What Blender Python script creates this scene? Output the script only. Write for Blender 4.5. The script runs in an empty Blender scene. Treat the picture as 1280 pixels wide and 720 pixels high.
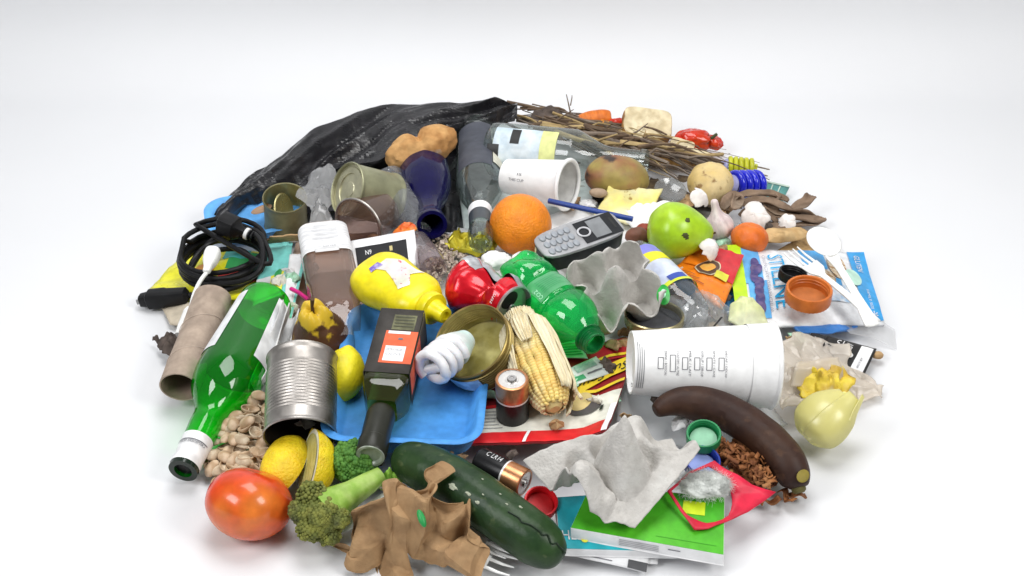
import bpy, bmesh, math, random
from mathutils import Vector, Matrix, noise
V = Vector
PI = math.pi
R = random.Random(7)
scn = bpy.context.scene
COL = scn.collection

# ------------------------------------------------------------------ camera
PITCH = math.radians(33.0); DIST = 1.76; HFOV = math.radians(40.0)
CAMPOS = V((0, -DIST*math.cos(PITCH), DIST*math.sin(PITCH)))
cam_d = bpy.data.cameras.new('camera'); cam = bpy.data.objects.new('camera', cam_d)
COL.objects.link(cam); scn.camera = cam
cam_d.sensor_width = 36; cam_d.lens = 18/math.tan(HFOV/2)
cam_d.clip_start = 0.05; cam_d.clip_end = 60
cam.location = CAMPOS; cam.rotation_euler = (PI/2-PITCH, 0, 0)
FPX = 640/math.tan(HFOV/2)

# ------------------------------------------------------------------ light
w = bpy.data.worlds.new('World'); scn.world = w; w.use_nodes = True
bg = w.node_tree.nodes['Background']
bg.inputs[0].default_value = (0.96, 0.98, 1.0, 1); bg.inputs[1].default_value = 0.17
def area(name, loc, target, size, sizey, power, col=(1, 1, 1)):
    d = bpy.data.lights.new(name, 'AREA'); d.shape = 'RECTANGLE'; d.size = size; d.size_y = sizey
    d.energy = power; d.color = col; d.spread = math.radians(145)
    o = bpy.data.objects.new(name, d); COL.objects.link(o); o.location = loc
    o.rotation_euler = (V(target)-V(loc)).to_track_quat('-Z', 'Y').to_euler()
    return o
area('softbox_overhead', (-0.05, 0.0, 1.75), (0, 0.05, 0), 1.1, 0.8, 11.9)
area('softbox_side', (1.25, -1.1, 1.5), (0, -.05, 0), 0.8, 0.8, 12.6, (1, .99, .97))
area('softbox_left', (-1.25, -1.2, 1.5), (0, -.05, 0), 0.8, 0.8, 12.4, (.98, .99, 1))
scn.view_settings.view_transform = 'Standard'; scn.view_settings.look = 'None'
scn.view_settings.exposure = 0.13; scn.view_settings.gamma = 1
scn.view_settings.use_curve_mapping = False
scn.cycles.use_denoising = True
scn.cycles.max_bounces = 10; scn.cycles.transparent_max_bounces = 24
scn.cycles.caustics_reflective = False; scn.cycles.caustics_refractive = False

# ------------------------------------------------------------------ projection helpers
_f = V((0, math.cos(PITCH), -math.sin(PITCH))); _u = V((0, math.sin(PITCH), math.cos(PITCH))); _r = V((1, 0, 0))
def P(px, py, z=0.0):
    d = _f + _r*((px-640)/FPX) + _u*((360-py)/FPX)
    return CAMPOS + d*((z-CAMPOS.z)/d.z)
HC = P(650, 405, 0)
def H(x, y):
    q = 1-((x-HC.x)**2+(y-HC.y)**2)/0.44**2
    return 0.048*q**0.8 if q > 0 else 0.0
def S(px, py, dz=0.0):
    z = dz
    for _ in range(6):
        p = P(px, py, z); z = H(p.x, p.y)+dz
    return P(px, py, z)
def ppm(p): return FPX/((p-CAMPOS).dot(_f))
def N(x, y=0, z=0): return noise.noise(V((x, y, z)))
def lerp(a, b, t): return a+(b-a)*t
def _h(i, j, k):
    q = math.sin(i*127.1+j*311.7+k*74.7)*43758.5453; return (q-math.floor(q))*2-1
def facet(x, y, k=0):
    """piecewise flat random relief (crumpled sheet), -1..1"""
    x, y = x+.18*N(x*.7, y*.7, k), y+.18*N(x*.7, y*.7, k+7); i, j = math.floor(x), math.floor(y); u, v = x-i, y-j
    if u+v < 1:
        a = _h(i, j, k); return a+(_h(i+1, j, k)-a)*u+(_h(i, j+1, k)-a)*v
    a = _h(i+1, j+1, k); return a+(_h(i, j+1, k)-a)*(1-u)+(_h(i+1, j, k)-a)*(1-v)
def crease(x, y, k=0):
    return facet(x, y, k)+.6*facet(x*1.9+y*.9+3, y*1.9-x*.9, k+3)+.32*facet(x*4.1-y*1.3, y*4.1+x*1.3, k+5)
def sstep(a, b, x):
    t = max(0, min(1, (x-a)/(b-a))); return t*t*(3-2*t)

# ------------------------------------------------------------------ materials
_m = {}
def mat(name, c, rough=.5, metal=0, c2=None, ns=30, nd=4, lo=.4, hi=.6, bump=0, bs=200, trans=0, coat=0, sss=0, spec=.38, c3=None, ns3=8, lo3=.55, hi3=.7, aniso=None, rv=0, grime=.16):
    """principled surface: base colour c, blotched with c2 (noise scale ns) and c3, fine relief"""
    if name in _m: return _m[name]
    m = bpy.data.materials.new(name); m.use_nodes = True; nt = m.node_tree; L = nt.links
    b = nt.nodes['Principled BSDF']
    b.inputs['Roughness'].default_value = rough; b.inputs['Metallic'].default_value = metal
    b.inputs['Transmission Weight'].default_value = trans; b.inputs['Coat Weight'].default_value = coat
    b.inputs['Specular IOR Level'].default_value = spec
    if sss:
        b.inputs['Subsurface Weight'].default_value = sss; b.inputs['Subsurface Radius'].default_value = (.01, .005, .003); b.inputs['Subsurface Scale'].default_value = .6
    tc = nt.nodes.new('ShaderNodeTexCoord')
    def nz(scale, det=4):
        n = nt.nodes.new('ShaderNodeTexNoise'); n.inputs['Scale'].default_value = scale; n.inputs['Detail'].default_value = det
        mp = nt.nodes.new('ShaderNodeMapping')
        if aniso: mp.inputs['Scale'].default_value = aniso
        L.new(tc.outputs['Object'], mp.inputs[0]); L.new(mp.outputs[0], n.inputs['Vector']); return n
    def rgb(c): return (*c, 1)
    out = None
    if c2 is not None or c3 is not None:
        cur = None
        for (cc, s, a, z) in ((c2, ns, lo, hi), (c3, ns3, lo3, hi3)):
            if cc is None: continue
            n = nz(s, nd); mr = nt.nodes.new('ShaderNodeMapRange'); mr.inputs[1].default_value = a; mr.inputs[2].default_value = z
            L.new(n.outputs['Fac'], mr.inputs[0])
            mx = nt.nodes.new('ShaderNodeMix'); mx.data_type = 'RGBA'
            L.new(mr.outputs[0], mx.inputs[0])
            if cur is None: mx.inputs[6].default_value = rgb(c)
            else: L.new(cur, mx.inputs[6])
            mx.inputs[7].default_value = rgb(cc); cur = mx.outputs[2]
        colout = cur
    else:
        k_ = nt.nodes.new('ShaderNodeRGB'); k_.outputs[0].default_value = rgb(c); colout = k_.outputs[0]
    if grime:
        g_ = nz(75, 6); mr = nt.nodes.new('ShaderNodeMapRange'); mr.inputs[1].default_value = .35; mr.inputs[2].default_value = .68; mr.inputs[3].default_value = 1.04; mr.inputs[4].default_value = 1-grime*1.3
        L.new(g_.outputs['Fac'], mr.inputs[0]); mu = nt.nodes.new('ShaderNodeVectorMath'); mu.operation = 'SCALE'; L.new(colout, mu.inputs[0]); L.new(mr.outputs[0], mu.inputs['Scale']); colout = mu.outputs[0]
    L.new(colout, b.inputs['Base Color'])
    if rv:
        n = nz(40, 5); mr = nt.nodes.new('ShaderNodeMapRange'); mr.inputs[1].default_value = .3; mr.inputs[2].default_value = .7
        mr.inputs[3].default_value = max(0, rough-rv); mr.inputs[4].default_value = rough+rv
        L.new(n.outputs['Fac'], mr.inputs[0]); L.new(mr.outputs[0], b.inputs['Roughness'])
    if bump:
        n = nz(bs, 5); bp = nt.nodes.new('ShaderNodeBump'); bp.inputs['Strength'].default_value = bump; bp.inputs['Distance'].default_value = .002
        L.new(n.outputs['Fac'], bp.inputs['Height']); L.new(bp.outputs[0], b.inputs['Normal'])
    _m[name] = m; return m
def thin(name, tint, edge=None, rough=.04, haze=0.0, hcol=(1, 1, 1), refl=.75, bump=0, bs=60):
    """thin-walled glass or plastic: light passes tinted, gloss grows at grazing angles"""
    if name in _m: return _m[name]
    m = bpy.data.materials.new(name); m.use_nodes = True; nt = m.node_tree; L = nt.links
    nt.nodes.remove(nt.nodes['Principled BSDF']); out = nt.nodes['Material Output']
    lw = nt.nodes.new('ShaderNodeLayerWeight'); lw.inputs[0].default_value = .5
    mx = nt.nodes.new('ShaderNodeMix'); mx.data_type = 'RGBA'
    pw = nt.nodes.new('ShaderNodeMath'); pw.operation = 'POWER'; pw.inputs[1].default_value = 2.2
    L.new(lw.outputs['Facing'], pw.inputs[0]); L.new(pw.outputs[0], mx.inputs[0])
    mx.inputs[6].default_value = (*tint, 1); mx.inputs[7].default_value = (*(edge or [t*.5 for t in tint]), 1)
    tr = nt.nodes.new('ShaderNodeBsdfTransparent'); L.new(mx.outputs[2], tr.inputs[0])
    gl = nt.nodes.new('ShaderNodeBsdfGlossy'); gl.inputs['Roughness'].default_value = rough
    p4 = nt.nodes.new('ShaderNodeMath'); p4.operation = 'POWER'; p4.inputs[1].default_value = 4
    L.new(lw.outputs['Facing'], p4.inputs[0])
    ma = nt.nodes.new('ShaderNodeMath'); ma.operation = 'MULTIPLY_ADD'; ma.inputs[1].default_value = refl; ma.inputs[2].default_value = .06
    L.new(p4.outputs[0], ma.inputs[0])
    base = tr.outputs[0]
    if haze:
        tl = nt.nodes.new('ShaderNodeBsdfDiffuse'); tl.inputs[0].default_value = (*hcol, 1)
        t2 = nt.nodes.new('ShaderNodeBsdfTranslucent'); t2.inputs[0].default_value = (*hcol, 1)
        ad = nt.nodes.new('ShaderNodeMixShader'); ad.inputs[0].default_value = .5; L.new(tl.outputs[0], ad.inputs[1]); L.new(t2.outputs[0], ad.inputs[2])
        m1 = nt.nodes.new('ShaderNodeMixShader'); m1.inputs[0].default_value = haze
        L.new(tr.outputs[0], m1.inputs[1]); L.new(ad.outputs[0], m1.inputs[2]); base = m1.outputs[0]
    ms = nt.nodes.new('ShaderNodeMixShader'); L.new(ma.outputs[0], ms.inputs[0]); L.new(base, ms.inputs[1]); L.new(gl.outputs[0], ms.inputs[2])
    if bump:
        tc = nt.nodes.new('ShaderNodeTexCoord'); n = nt.nodes.new('ShaderNodeTexNoise'); n.inputs['Scale'].default_value = bs
        L.new(tc.outputs['Object'], n.inputs['Vector'])
        bp = nt.nodes.new('ShaderNodeBump'); bp.inputs['Strength'].default_value = bump; bp.inputs['Distance'].default_value = .003
        L.new(n.outputs['Fac'], bp.inputs['Height']); L.new(bp.outputs[0], gl.inputs['Normal'])
    L.new(ms.outputs[0], out.inputs[0]); _m[name] = m; return m

WHITE = mat('white_paper', (.84, .84, .84), .7, grime=.07, c2=(.77, .77, .78), ns=14, bump=.05, bs=400)
PAPERW = mat('white_paper_worn', (.80, .80, .79), .75, c2=(.68, .68, .68), ns=25, bump=.15, bs=200)
WPLAST = mat('white_plastic', (.85, .85, .83), .28, rv=.1, grime=.05)
CREAM = mat('cream_paper', (.76, .74, .66), .7, c2=(.66, .63, .54), ns=40)
KRAFT = mat('kraft_card', (.45, .29, .16), .8, c2=(.36, .22, .11), ns=60, bump=.2, bs=500)
CARD = mat('tan_cardboard', (.52, .34, .17), .85, c2=(.40, .25, .12), ns=40, bump=.3, bs=400)
TUBE = mat('roll_card', (.42, .33, .26), .85, c2=(.36, .28, .22), ns=70, bump=.25, bs=400)
BLACKP = mat('black_plastic', (.008, .008, .009), .4, rv=.1, spec=.25)
BLACKM = mat('black_print', (.02, .02, .02), .45)
GREYD = mat('dark_grey', (.06, .06, .065), .5, rv=.1)
INK = mat('grey_ink', (.18, .18, .2), .6)
STEEL = mat('tin_steel', (.50, .47, .44), .42, 1, c2=(.42, .39, .36), ns=30, rv=.1)
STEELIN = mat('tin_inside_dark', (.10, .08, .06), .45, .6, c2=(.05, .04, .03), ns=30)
GOLD = mat('gold_lacquer_tin', (.56, .50, .24), .33, .75, c2=(.42, .36, .14), ns=25, rv=.1)
PALEGOLD = mat('pale_gold_tin', (.60, .58, .40), .36, .7, c2=(.48, .46, .30), ns=25, rv=.1)
OLIVE = mat('olive_tin', (.27, .25, .13), .5, .3, c2=(.20, .18, .09), ns=30)
CLEARP = thin('clear_plastic', (.90, .92, .93), (.55, .58, .60), .05, .07, bump=.4)
CLEARG = thin('clear_glass', (.90, .94, .93), (.40, .48, .46), .02, .05, (.85, .92, .9), bump=.15, bs=25)
FILM = thin('clear_film', (.92, .94, .95), (.65, .68, .72), .12, .36, bump=.9, bs=40)
FILMW = thin('frosty_film', (.93, .93, .93), (.78, .78, .8), .15, .38, (.95, .95, .95), bump=.8, bs=50)
GREENG = thin('green_glass', (.12, .90, .14), (.008, .36, .02), .02, .22, (.0, .72, .02), bump=.1, bs=20)
GREENP = thin('green_pet', (.18, .95, .38), (.02, .60, .14), .05, .32, (.015, .82, .23), bump=.5, bs=40)
BLUEG = mat('cobalt_glass', (.005, .004, .050), .12, spec=.12)
OLIVEG = thin('olive_glass', (.66, .68, .20), (.22, .24, .03), .03, .20, (.16, .17, .03))
BROWNP = thin('amber_clear_plastic', (.93, .86, .82), (.6, .48, .43), .05, .10, (.88, .72, .62), bump=.5)

# ------------------------------------------------------------------ mesh makers -> (verts, faces)
def lathe(prof, seg=40, sq=0, a0=0.0, a1=2*PI, fy=1.0, dent=None):
    """profile of (r, z) turned about z; sq>0 squares the section; a0..a1 partial band"""
    full = abs(a1-a0-2*PI) < 1e-6; n = seg if full else seg+1
    vs, fs, rings = [], [], []
    for (r, z) in prof:
        if r < 1e-7 and full:
            rings.append([len(vs)]); vs.append(V((0, 0, z))); continue
        ring = []
        for i in range(n):
            a = a0+(a1-a0)*i/seg; k = 1.0
            if sq:
                c, s = abs(math.cos(a)), abs(math.sin(a)); k = (c**sq+s**sq)**(-1.0/sq)
            p = V((r*k*math.cos(a), r*k*math.sin(a)*fy, z))
            if dent: p = dent(p, a, z)
            ring.append(len(vs)); vs.append(p)
        rings.append(ring)
    for A, B in zip(rings, rings[1:]):
        m = seg
        for i in range(m):
            j = (i+1) % n if full else i+1
            if len(A) == 1 and len(B) == 1: continue
            if len(A) == 1: fs.append((A[0], B[j], B[i]))
            elif len(B) == 1: fs.append((A[i], A[j], B[0]))
            else: fs.append((A[i], A[j], B[j], B[i]))
    return vs, fs
def cr(pts, n=5):
    """Catmull-Rom through points (tuples)"""
    out = []; k = len(pts)
    for i in range(k-1):
        p0, p1, p2, p3 = pts[max(0, i-1)], pts[i], pts[i+1], pts[min(k-1, i+2)]
        for s in range(n):
            t = s/n
            out.append(tuple(.5*(2*b+(c-a)*t+(2*a-5*b+4*c-d)*t*t+(3*b-a-3*c+d)*t**3) for a, b, c, d in zip(p0, p1, p2, p3)))
    out.append(tuple(pts[-1])); return out
def tube(pts, rad, seg=10, cap=True, closed=False, flat=1.0, wob=0.0, seed=0):
    pts = [V(p) for p in pts]; n = len(pts)
    if not isinstance(rad, (list, tuple)): rad = [rad]*n
    vs, fs = [], []; up = V((0, 0, 1)); prev = None
    for i, p in enumerate(pts):
        t = ((pts[(i+1) % n] if closed else pts[min(n-1, i+1)])-(pts[i-1] if (closed or i > 0) else pts[0])).normalized()
        if prev is None:
            a = up.cross(t); a = a if a.length > .05 else V((1, 0, 0)).cross(t); a.normalize()
        else:
            a = (prev-t*prev.dot(t)).normalized()
        prev = a; b = t.cross(a)
        for k in range(seg):
            g = 2*PI*k/seg; rr = rad[i]*(1+wob*N(i*.4+seed, math.cos(g)*1.3, math.sin(g)*1.3+seed))
            vs.append(p+a*(rr*math.cos(g))+b*(rr*flat*math.sin(g)))
    m = n if closed else n-1
    for i in range(m):
        for k in range(seg):
            i2 = (i+1) % n; k2 = (k+1) % seg
            fs.append((i*seg+k, i*seg+k2, i2*seg+k2, i2*seg+k))
    if cap and not closed:
        fs.append(tuple(reversed(range(seg)))); fs.append(tuple((n-1)*seg+k for k in range(seg)))
    return vs, fs
def blob(rx, ry, rz, nu=36, nv=22, fn=None):
    """sphere of half axes, fn(dir)-> radius factor or Vector offset"""
    vs, fs = [], []
    for j in range(nv+1):
        th = PI*j/nv
        for i in range(nu if 0 < j < nv else 1):
            ph = 2*PI*i/nu; d = V((math.sin(th)*math.cos(ph), math.sin(th)*math.sin(ph), math.cos(th)))
            k = fn(d) if fn else 1.0
            vs.append(V((d.x*rx*k, d.y*ry*k, d.z*rz*k)))
    idx = lambda j, i: 0 if j == 0 else (1+(nv-1)*nu if j == nv else 1+(j-1)*nu+i % nu)
    for j in range(nv):
        for i in range(nu):
            q = [idx(j, i), idx(j+1, i), idx(j+1, i+1), idx(j, i+1)]
            q = list(dict.fromkeys(q)); fs.append(tuple(q))
    return vs, fs
def box(x0, x1, y0, y1, z0, z1):
    v = [V((x, y, z)) for z in (z0, z1) for y in (y0, y1) for x in (x0, x1)]
    return v, [(0, 2, 3, 1), (4, 5, 7, 6), (0, 1, 5, 4), (2, 6, 7, 3), (0, 4, 6, 2), (1, 3, 7, 5)]
def grid(f, nu, nv, u0=0, u1=1, v0=0, v1=1):
    vs = [f(lerp(u0, u1, i/nu), lerp(v0, v1, j/nv)) for j in range(nv+1) for i in range(nu+1)]
    fs = [(j*(nu+1)+i, j*(nu+1)+i+1, (j+1)*(nu+1)+i+1, (j+1)*(nu+1)+i) for j in range(nv) for i in range(nu)]
    return vs, fs
def join(*ms):
    vs, fs = [], []
    for a, b in ms:
        o = len(vs); vs += a; fs += [tuple(i+o for i in f) for f in b]
    return vs, fs
def xf(m, M): return [M @ v for v in m[0]], m[1]

# ------------------------------------------------------------------ object makers
def obj(name, m, material, parent=None, smooth=True, solid=0, sub=0, bevel=0, sharp=38, off=0):
    me = bpy.data.meshes.new(name); me.from_pydata([tuple(v) for v in m[0]], [], m[1]); me.update()
    if smooth:
        me.polygons.foreach_set('use_smooth', [True]*len(me.polygons))
        if sharp: me.set_sharp_from_angle(angle=math.radians(sharp))
    me.materials.append(material)
    o = bpy.data.objects.new(name, me); COL.objects.link(o)
    if parent: o.parent = parent
    if solid:
        s = o.modifiers.new('thickness', 'SOLIDIFY'); s.thickness = solid; s.offset = off
    if bevel:
        s = o.modifiers.new('bevel', 'BEVEL'); s.width = bevel; s.segments = 2; s.limit_method = 'ANGLE'
    if sub:
        s = o.modifiers.new('sub', 'SUBSURF'); s.levels = sub; s.render_levels = sub
    return o
def tag(o, label, cat, group=None, kind=None):
    o['label'] = label; o['category'] = cat
    if group: o['group'] = group
    if kind: o['kind'] = kind
    return o
def thing(name, label, cat, M=None, group=None):
    o = bpy.data.objects.new(name, None); COL.objects.link(o); o.empty_display_size = .01
    if M is not None: o.matrix_world = M if isinstance(M, Matrix) else Matrix.Translation(M)
    return tag(o, label, cat, group)
def solo(name, label, cat, m, material, M=None, group=None, **k):
    o = obj(name, m, material, **k)
    if M is not None: o.matrix_world = M if isinstance(M, Matrix) else Matrix.Translation(M)
    return tag(o, label, cat, group)
def axis(base, tip, up=(0, 0, 1)):
    """frame with +z from base to tip and +y as near to up as possible"""
    z = (tip-base); Ln = z.length; z.normalize(); y = V(up)-z*V(up).dot(z)
    if y.length < 1e-3: y = V((0, 1, 0))-z*z.y
    y.normalize(); x = y.cross(z)
    M = Matrix((x, y, z)).transposed().to_4x4(); M.translation = base
    return M, Ln
def flat(c, xdir, nrm=(0, 0, 1)):
    z = V(nrm).normalized(); x = V(xdir); x = (x-z*x.dot(z)).normalized(); y = z.cross(x)
    M = Matrix((x, y, z)).transposed().to_4x4(); M.translation = c; return M
def rat(prof, z):
    for (r0, z0), (r1, z1) in zip(prof, prof[1:]):
        if min(z0, z1) <= z <= max(z0, z1) and z1 != z0: return lerp(r0, r1, (z-z0)/(z1-z0))
    return prof[-1][0]
def band(prof, z0, z1, a0, a1, off=.0006, n=10, seg=24, sq=0, fy=1.0):
    zs = [lerp(z0, z1, i/n) for i in range(n+1)]
    return lathe([(rat(prof, z)+off, z) for z in zs], seg, sq, a0, a1, fy)
def textmesh(s):
    cu = bpy.data.curves.new('lettering', 'FONT'); cu.body = s; cu.resolution_u = 2
    o = bpy.data.objects.new('lettering_tmp', cu); COL.objects.link(o)
    dg = bpy.context.evaluated_depsgraph_get(); me = bpy.data.meshes.new_from_object(o.evaluated_get(dg))
    vs = [v.co.copy() for v in me.vertices]; fs = [tuple(p.vertices) for p in me.polygons]
    bpy.data.objects.remove(o); bpy.data.curves.remove(cu); bpy.data.meshes.remove(me)
    x0 = min(v.x for v in vs); x1 = max(v.x for v in vs); y0 = min(v.y for v in vs); y1 = max(v.y for v in vs)
    return [V(((v.x-x0)/(x1-x0), (v.y-y0)/max(1e-6, y1-y0), 0)) for v in vs], fs
def text_on(parent, f, s, u0, u1, v0, v1, material, turn=0, off=.0012):
    """lettering laid on surface f(u,v,off) inside a rectangle; turn in quarter turns ccw"""
    vs, fs = textmesh(s); out = []
    for p in vs:
        a, b = p.x, p.y
        for _ in range(turn % 4): a, b = 1-b, a
        out.append(f(lerp(u0, u1, a), lerp(v0, v1, b), off))
    return obj('lettering', (out, fs), material, parent, smooth=False)
class Sheet:
    """a sheet spanned by four picture corners (px,py,dz above the heap), creased and curled"""
    def __init__(s, cs, amp=.002, sc=3.0, seed=0, curl=None):
        s.c = [S(*c) if len(c) == 3 else P(c[0], c[1], c[2]) for c in cs]; s.o = sum(s.c, V())/4
        s.amp, s.sc, s.seed, s.curl = amp, sc, seed, curl
    def f(s, u, v, off=0):
        a, b, c, d = s.c; p = a*(1-u)*(1-v)+b*u*(1-v)+c*u*v+d*(1-u)*v-s.o
        z = s.amp*(1.2*N(u*s.sc+s.seed, v*s.sc, s.seed)+.8*(abs(N(u*s.sc*2.1+s.seed, v*s.sc*2.1, 3))-.25))
        if s.curl: z += s.curl(u, v)
        return p+V((0, 0, z+off))
    def root(s, name, label, cat, group=None):
        s.t = thing(name, label, cat, s.o, group); return s
    def main(s, name, material, n=22, th=.0008): return obj(name, grid(s.f, n, n), material, s.t, solid=th, off=-1)
    def patch(s, name, u0, u1, v0, v1, material, off=.0009, n=12, parent=None):
        return obj(name, grid(lambda u, v: s.f(u, v, off), n, n, u0, u1, v0, v1), material, parent or s.t)
    def disc(s, name, uc, vc, ru, rv, material, off=.0014, n=20, parent=None):
        vs = [s.f(uc, vc, off)]+[s.f(uc+ru*k*math.cos(a), vc+rv*k*math.sin(a), off) for k in (.5, 1) for a in [2*PI*i/n for i in range(n)]]
        fs = [(0, 1+i, 1+(i+1) % n) for i in range(n)]+[(1+i, 1+n+i, 1+n+(i+1) % n, 1+(i+1) % n) for i in range(n)]
        return obj(name, (vs, fs), material, parent or s.t)
    def text(s, st, u0, u1, v0, v1, material, turn=0, off=.0018): return text_on(s.t, s.f, st, u0, u1, v0, v1, material, turn, off)
def radial(cpx, outline, hz, amp, sc, seed=0, nr=14, dens=6, edge=0.0, vor=0, zf=None):
    """irregular sheet: centre (px,py,dz), outline list of (px,py,dz); crumpled. Returns mesh, origin"""
    c = S(*cpx); pts = [S(*q) for q in outline]; k = len(pts)
    loop = []
    for i in range(k):
        for s_ in range(dens):
            t = s_/dens; loop.append(pts[i].lerp(pts[(i+1) % k], t))
    n = len(loop); vs = [V((0, 0, hz+(zf(c.x, c.y) if zf else 0)))]; fs = []
    def cz(p, t):
        q = p*sc
        if vor:
            return amp*.55*crease(q.x, q.y, int(seed))
        return amp*(1.6*abs(N(q.x+seed, q.y, .3))+.9*abs(N(q.x*2.1+seed, q.y*2.1, 1.7))+.5*abs(N(q.x*4.3+seed, q.y*4.3, 5.1))-.7)
    for j in range(1, nr+1):
        t = j/nr
        for p in loop:
            q = (p-c)*t*(1+edge*N(p.x*60+seed, p.y*60, j*.0) if j == nr else 1)
            z = q.z*1.0+hz*(1-t*t)+cz(q+c, t)*(1 if t < .95 else .8)
            if zf: z += zf(q.x+c.x, q.y+c.y)
            xy = amp*.6
            vs.append(V((q.x+xy*N(q.x*sc*2+seed, q.y*sc*2, 9), q.y+xy*N(q.x*sc*2+seed, q.y*sc*2, 19), z)))
    for i in range(n): fs.append((0, 1+i, 1+(i+1) % n))
    for j in range(nr-1):
        for i in range(n):
            a = 1+j*n; b = a+n; fs.append((a+i, b+i, b+(i+1) % n, a+(i+1) % n))
    return (vs, fs), c

# ================================================================== SETTING
def sweep():
    prof = [(-3.2, 0), (-1.5, 0), (-.4, 0), (.2, 0), (.53, 0)]
    prof += [(.53+.12*math.sin(a), .12-.12*math.cos(a)) for a in [PI/2*i/10 for i in range(1, 11)]] + [(.65, 1.2), (.65, 2.4)]
    vs = [V((x, y, z)) for (y, z) in prof for x in (-3.2, 3.2)]
    return vs, [(2*i, 2*i+1, 2*i+3, 2*i+2) for i in range(len(prof)-1)]
bd = obj('backdrop', sweep(), mat('backdrop_white', (.745, .750, .765), .6, c2=(.735, .74, .755), ns=3, spec=.25, grime=0), sharp=0)
bd['kind'] = 'structure'

# ================================================================== UNDERLAYERS of the heap
def under(name, label, cat, cpx, outline, material, hz=.0, amp=.004, sc=18, seed=0, th=.0006, **k):
    m, c = radial(cpx, outline, hz, amp, sc, seed, **k)
    return solo(name, label, cat, m, material, c, solid=th, sharp=22)
under('white_bag', 'crumpled white plastic bag lying under the red can and yellow bottle', 'bag', (560, 345, -.004),
      [(470, 300, -.006), (540, 280, -.006), (640, 295, -.004), (700, 350, -.004), (690, 430, -.006), (600, 440, -.006), (520, 430, -.006), (460, 380, -.006)], FILMW if False else PAPERW, amp=.004, seed=3)
under('brown_card', 'worn brown cardboard sheet under the clear rectangular bottle', 'cardboard', (425, 380, -.004),
      [(372, 296, -.004), (470, 290, -.004), (500, 350, -.004), (492, 420, -.004), (440, 450, -.006), (368, 440, -.004), (350, 380, -.004)], mat('pinkish_card', (.45, .32, .25), .8, c2=(.36, .25, .19), ns=30, bump=.2), amp=.0015, seed=5)
under('paper_sheet', 'plain white paper sheet under the cordless phone', 'paper', (745, 340, .004),
      [(640, 290, .002), (720, 255, .004), (835, 262, .002), (870, 300, .0), (858, 400, .0), (740, 430, .0), (672, 400, .0), (630, 340, .0)], WHITE, amp=.0025, seed=11)
under('grey_paper', 'pale grey paper sheet under the dark labelled glass bottle', 'paper', (612, 225, -.004), [(566, 165, -.002), (640, 160, -.002), (735, 195, -.004), (740, 250, -.004), (660, 300, -.006), (580, 300, -.006)], mat('pale_grey_paper', (.62, .66, .65), .7), amp=.003, seed=41)
under('dark_scrap', 'dark brown soil and leaf scrap under the dried twigs', 'leaf litter', (800, 205, -.006),
      [(640, 160, -.004), (720, 150, -.004), (820, 165, -.004), (900, 185, -.004), (960, 215, -.004), (930, 260, -.008), (830, 262, -.008), (700, 235, -.008), (640, 195, -.006)],
      mat('leaf_litter', (.16, .12, .09), .95, c2=(.07, .05, .04), ns=80, bump=.8, bs=150, c3=(.28, .20, .11), ns3=40), amp=.008, sc=40, seed=21, edge=.1)
under('plastic_sheet', 'clear crumpled plastic sheet peeking out beside the dark banana', 'plastic sheet', (850, 500, -.002),
      [(770, 480, 0), (850, 490, 0), (960, 500, 0), (985, 530, 0), (930, 560, 0), (850, 560, 0), (770, 545, 0)], FILM, amp=.005, seed=31)

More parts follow.
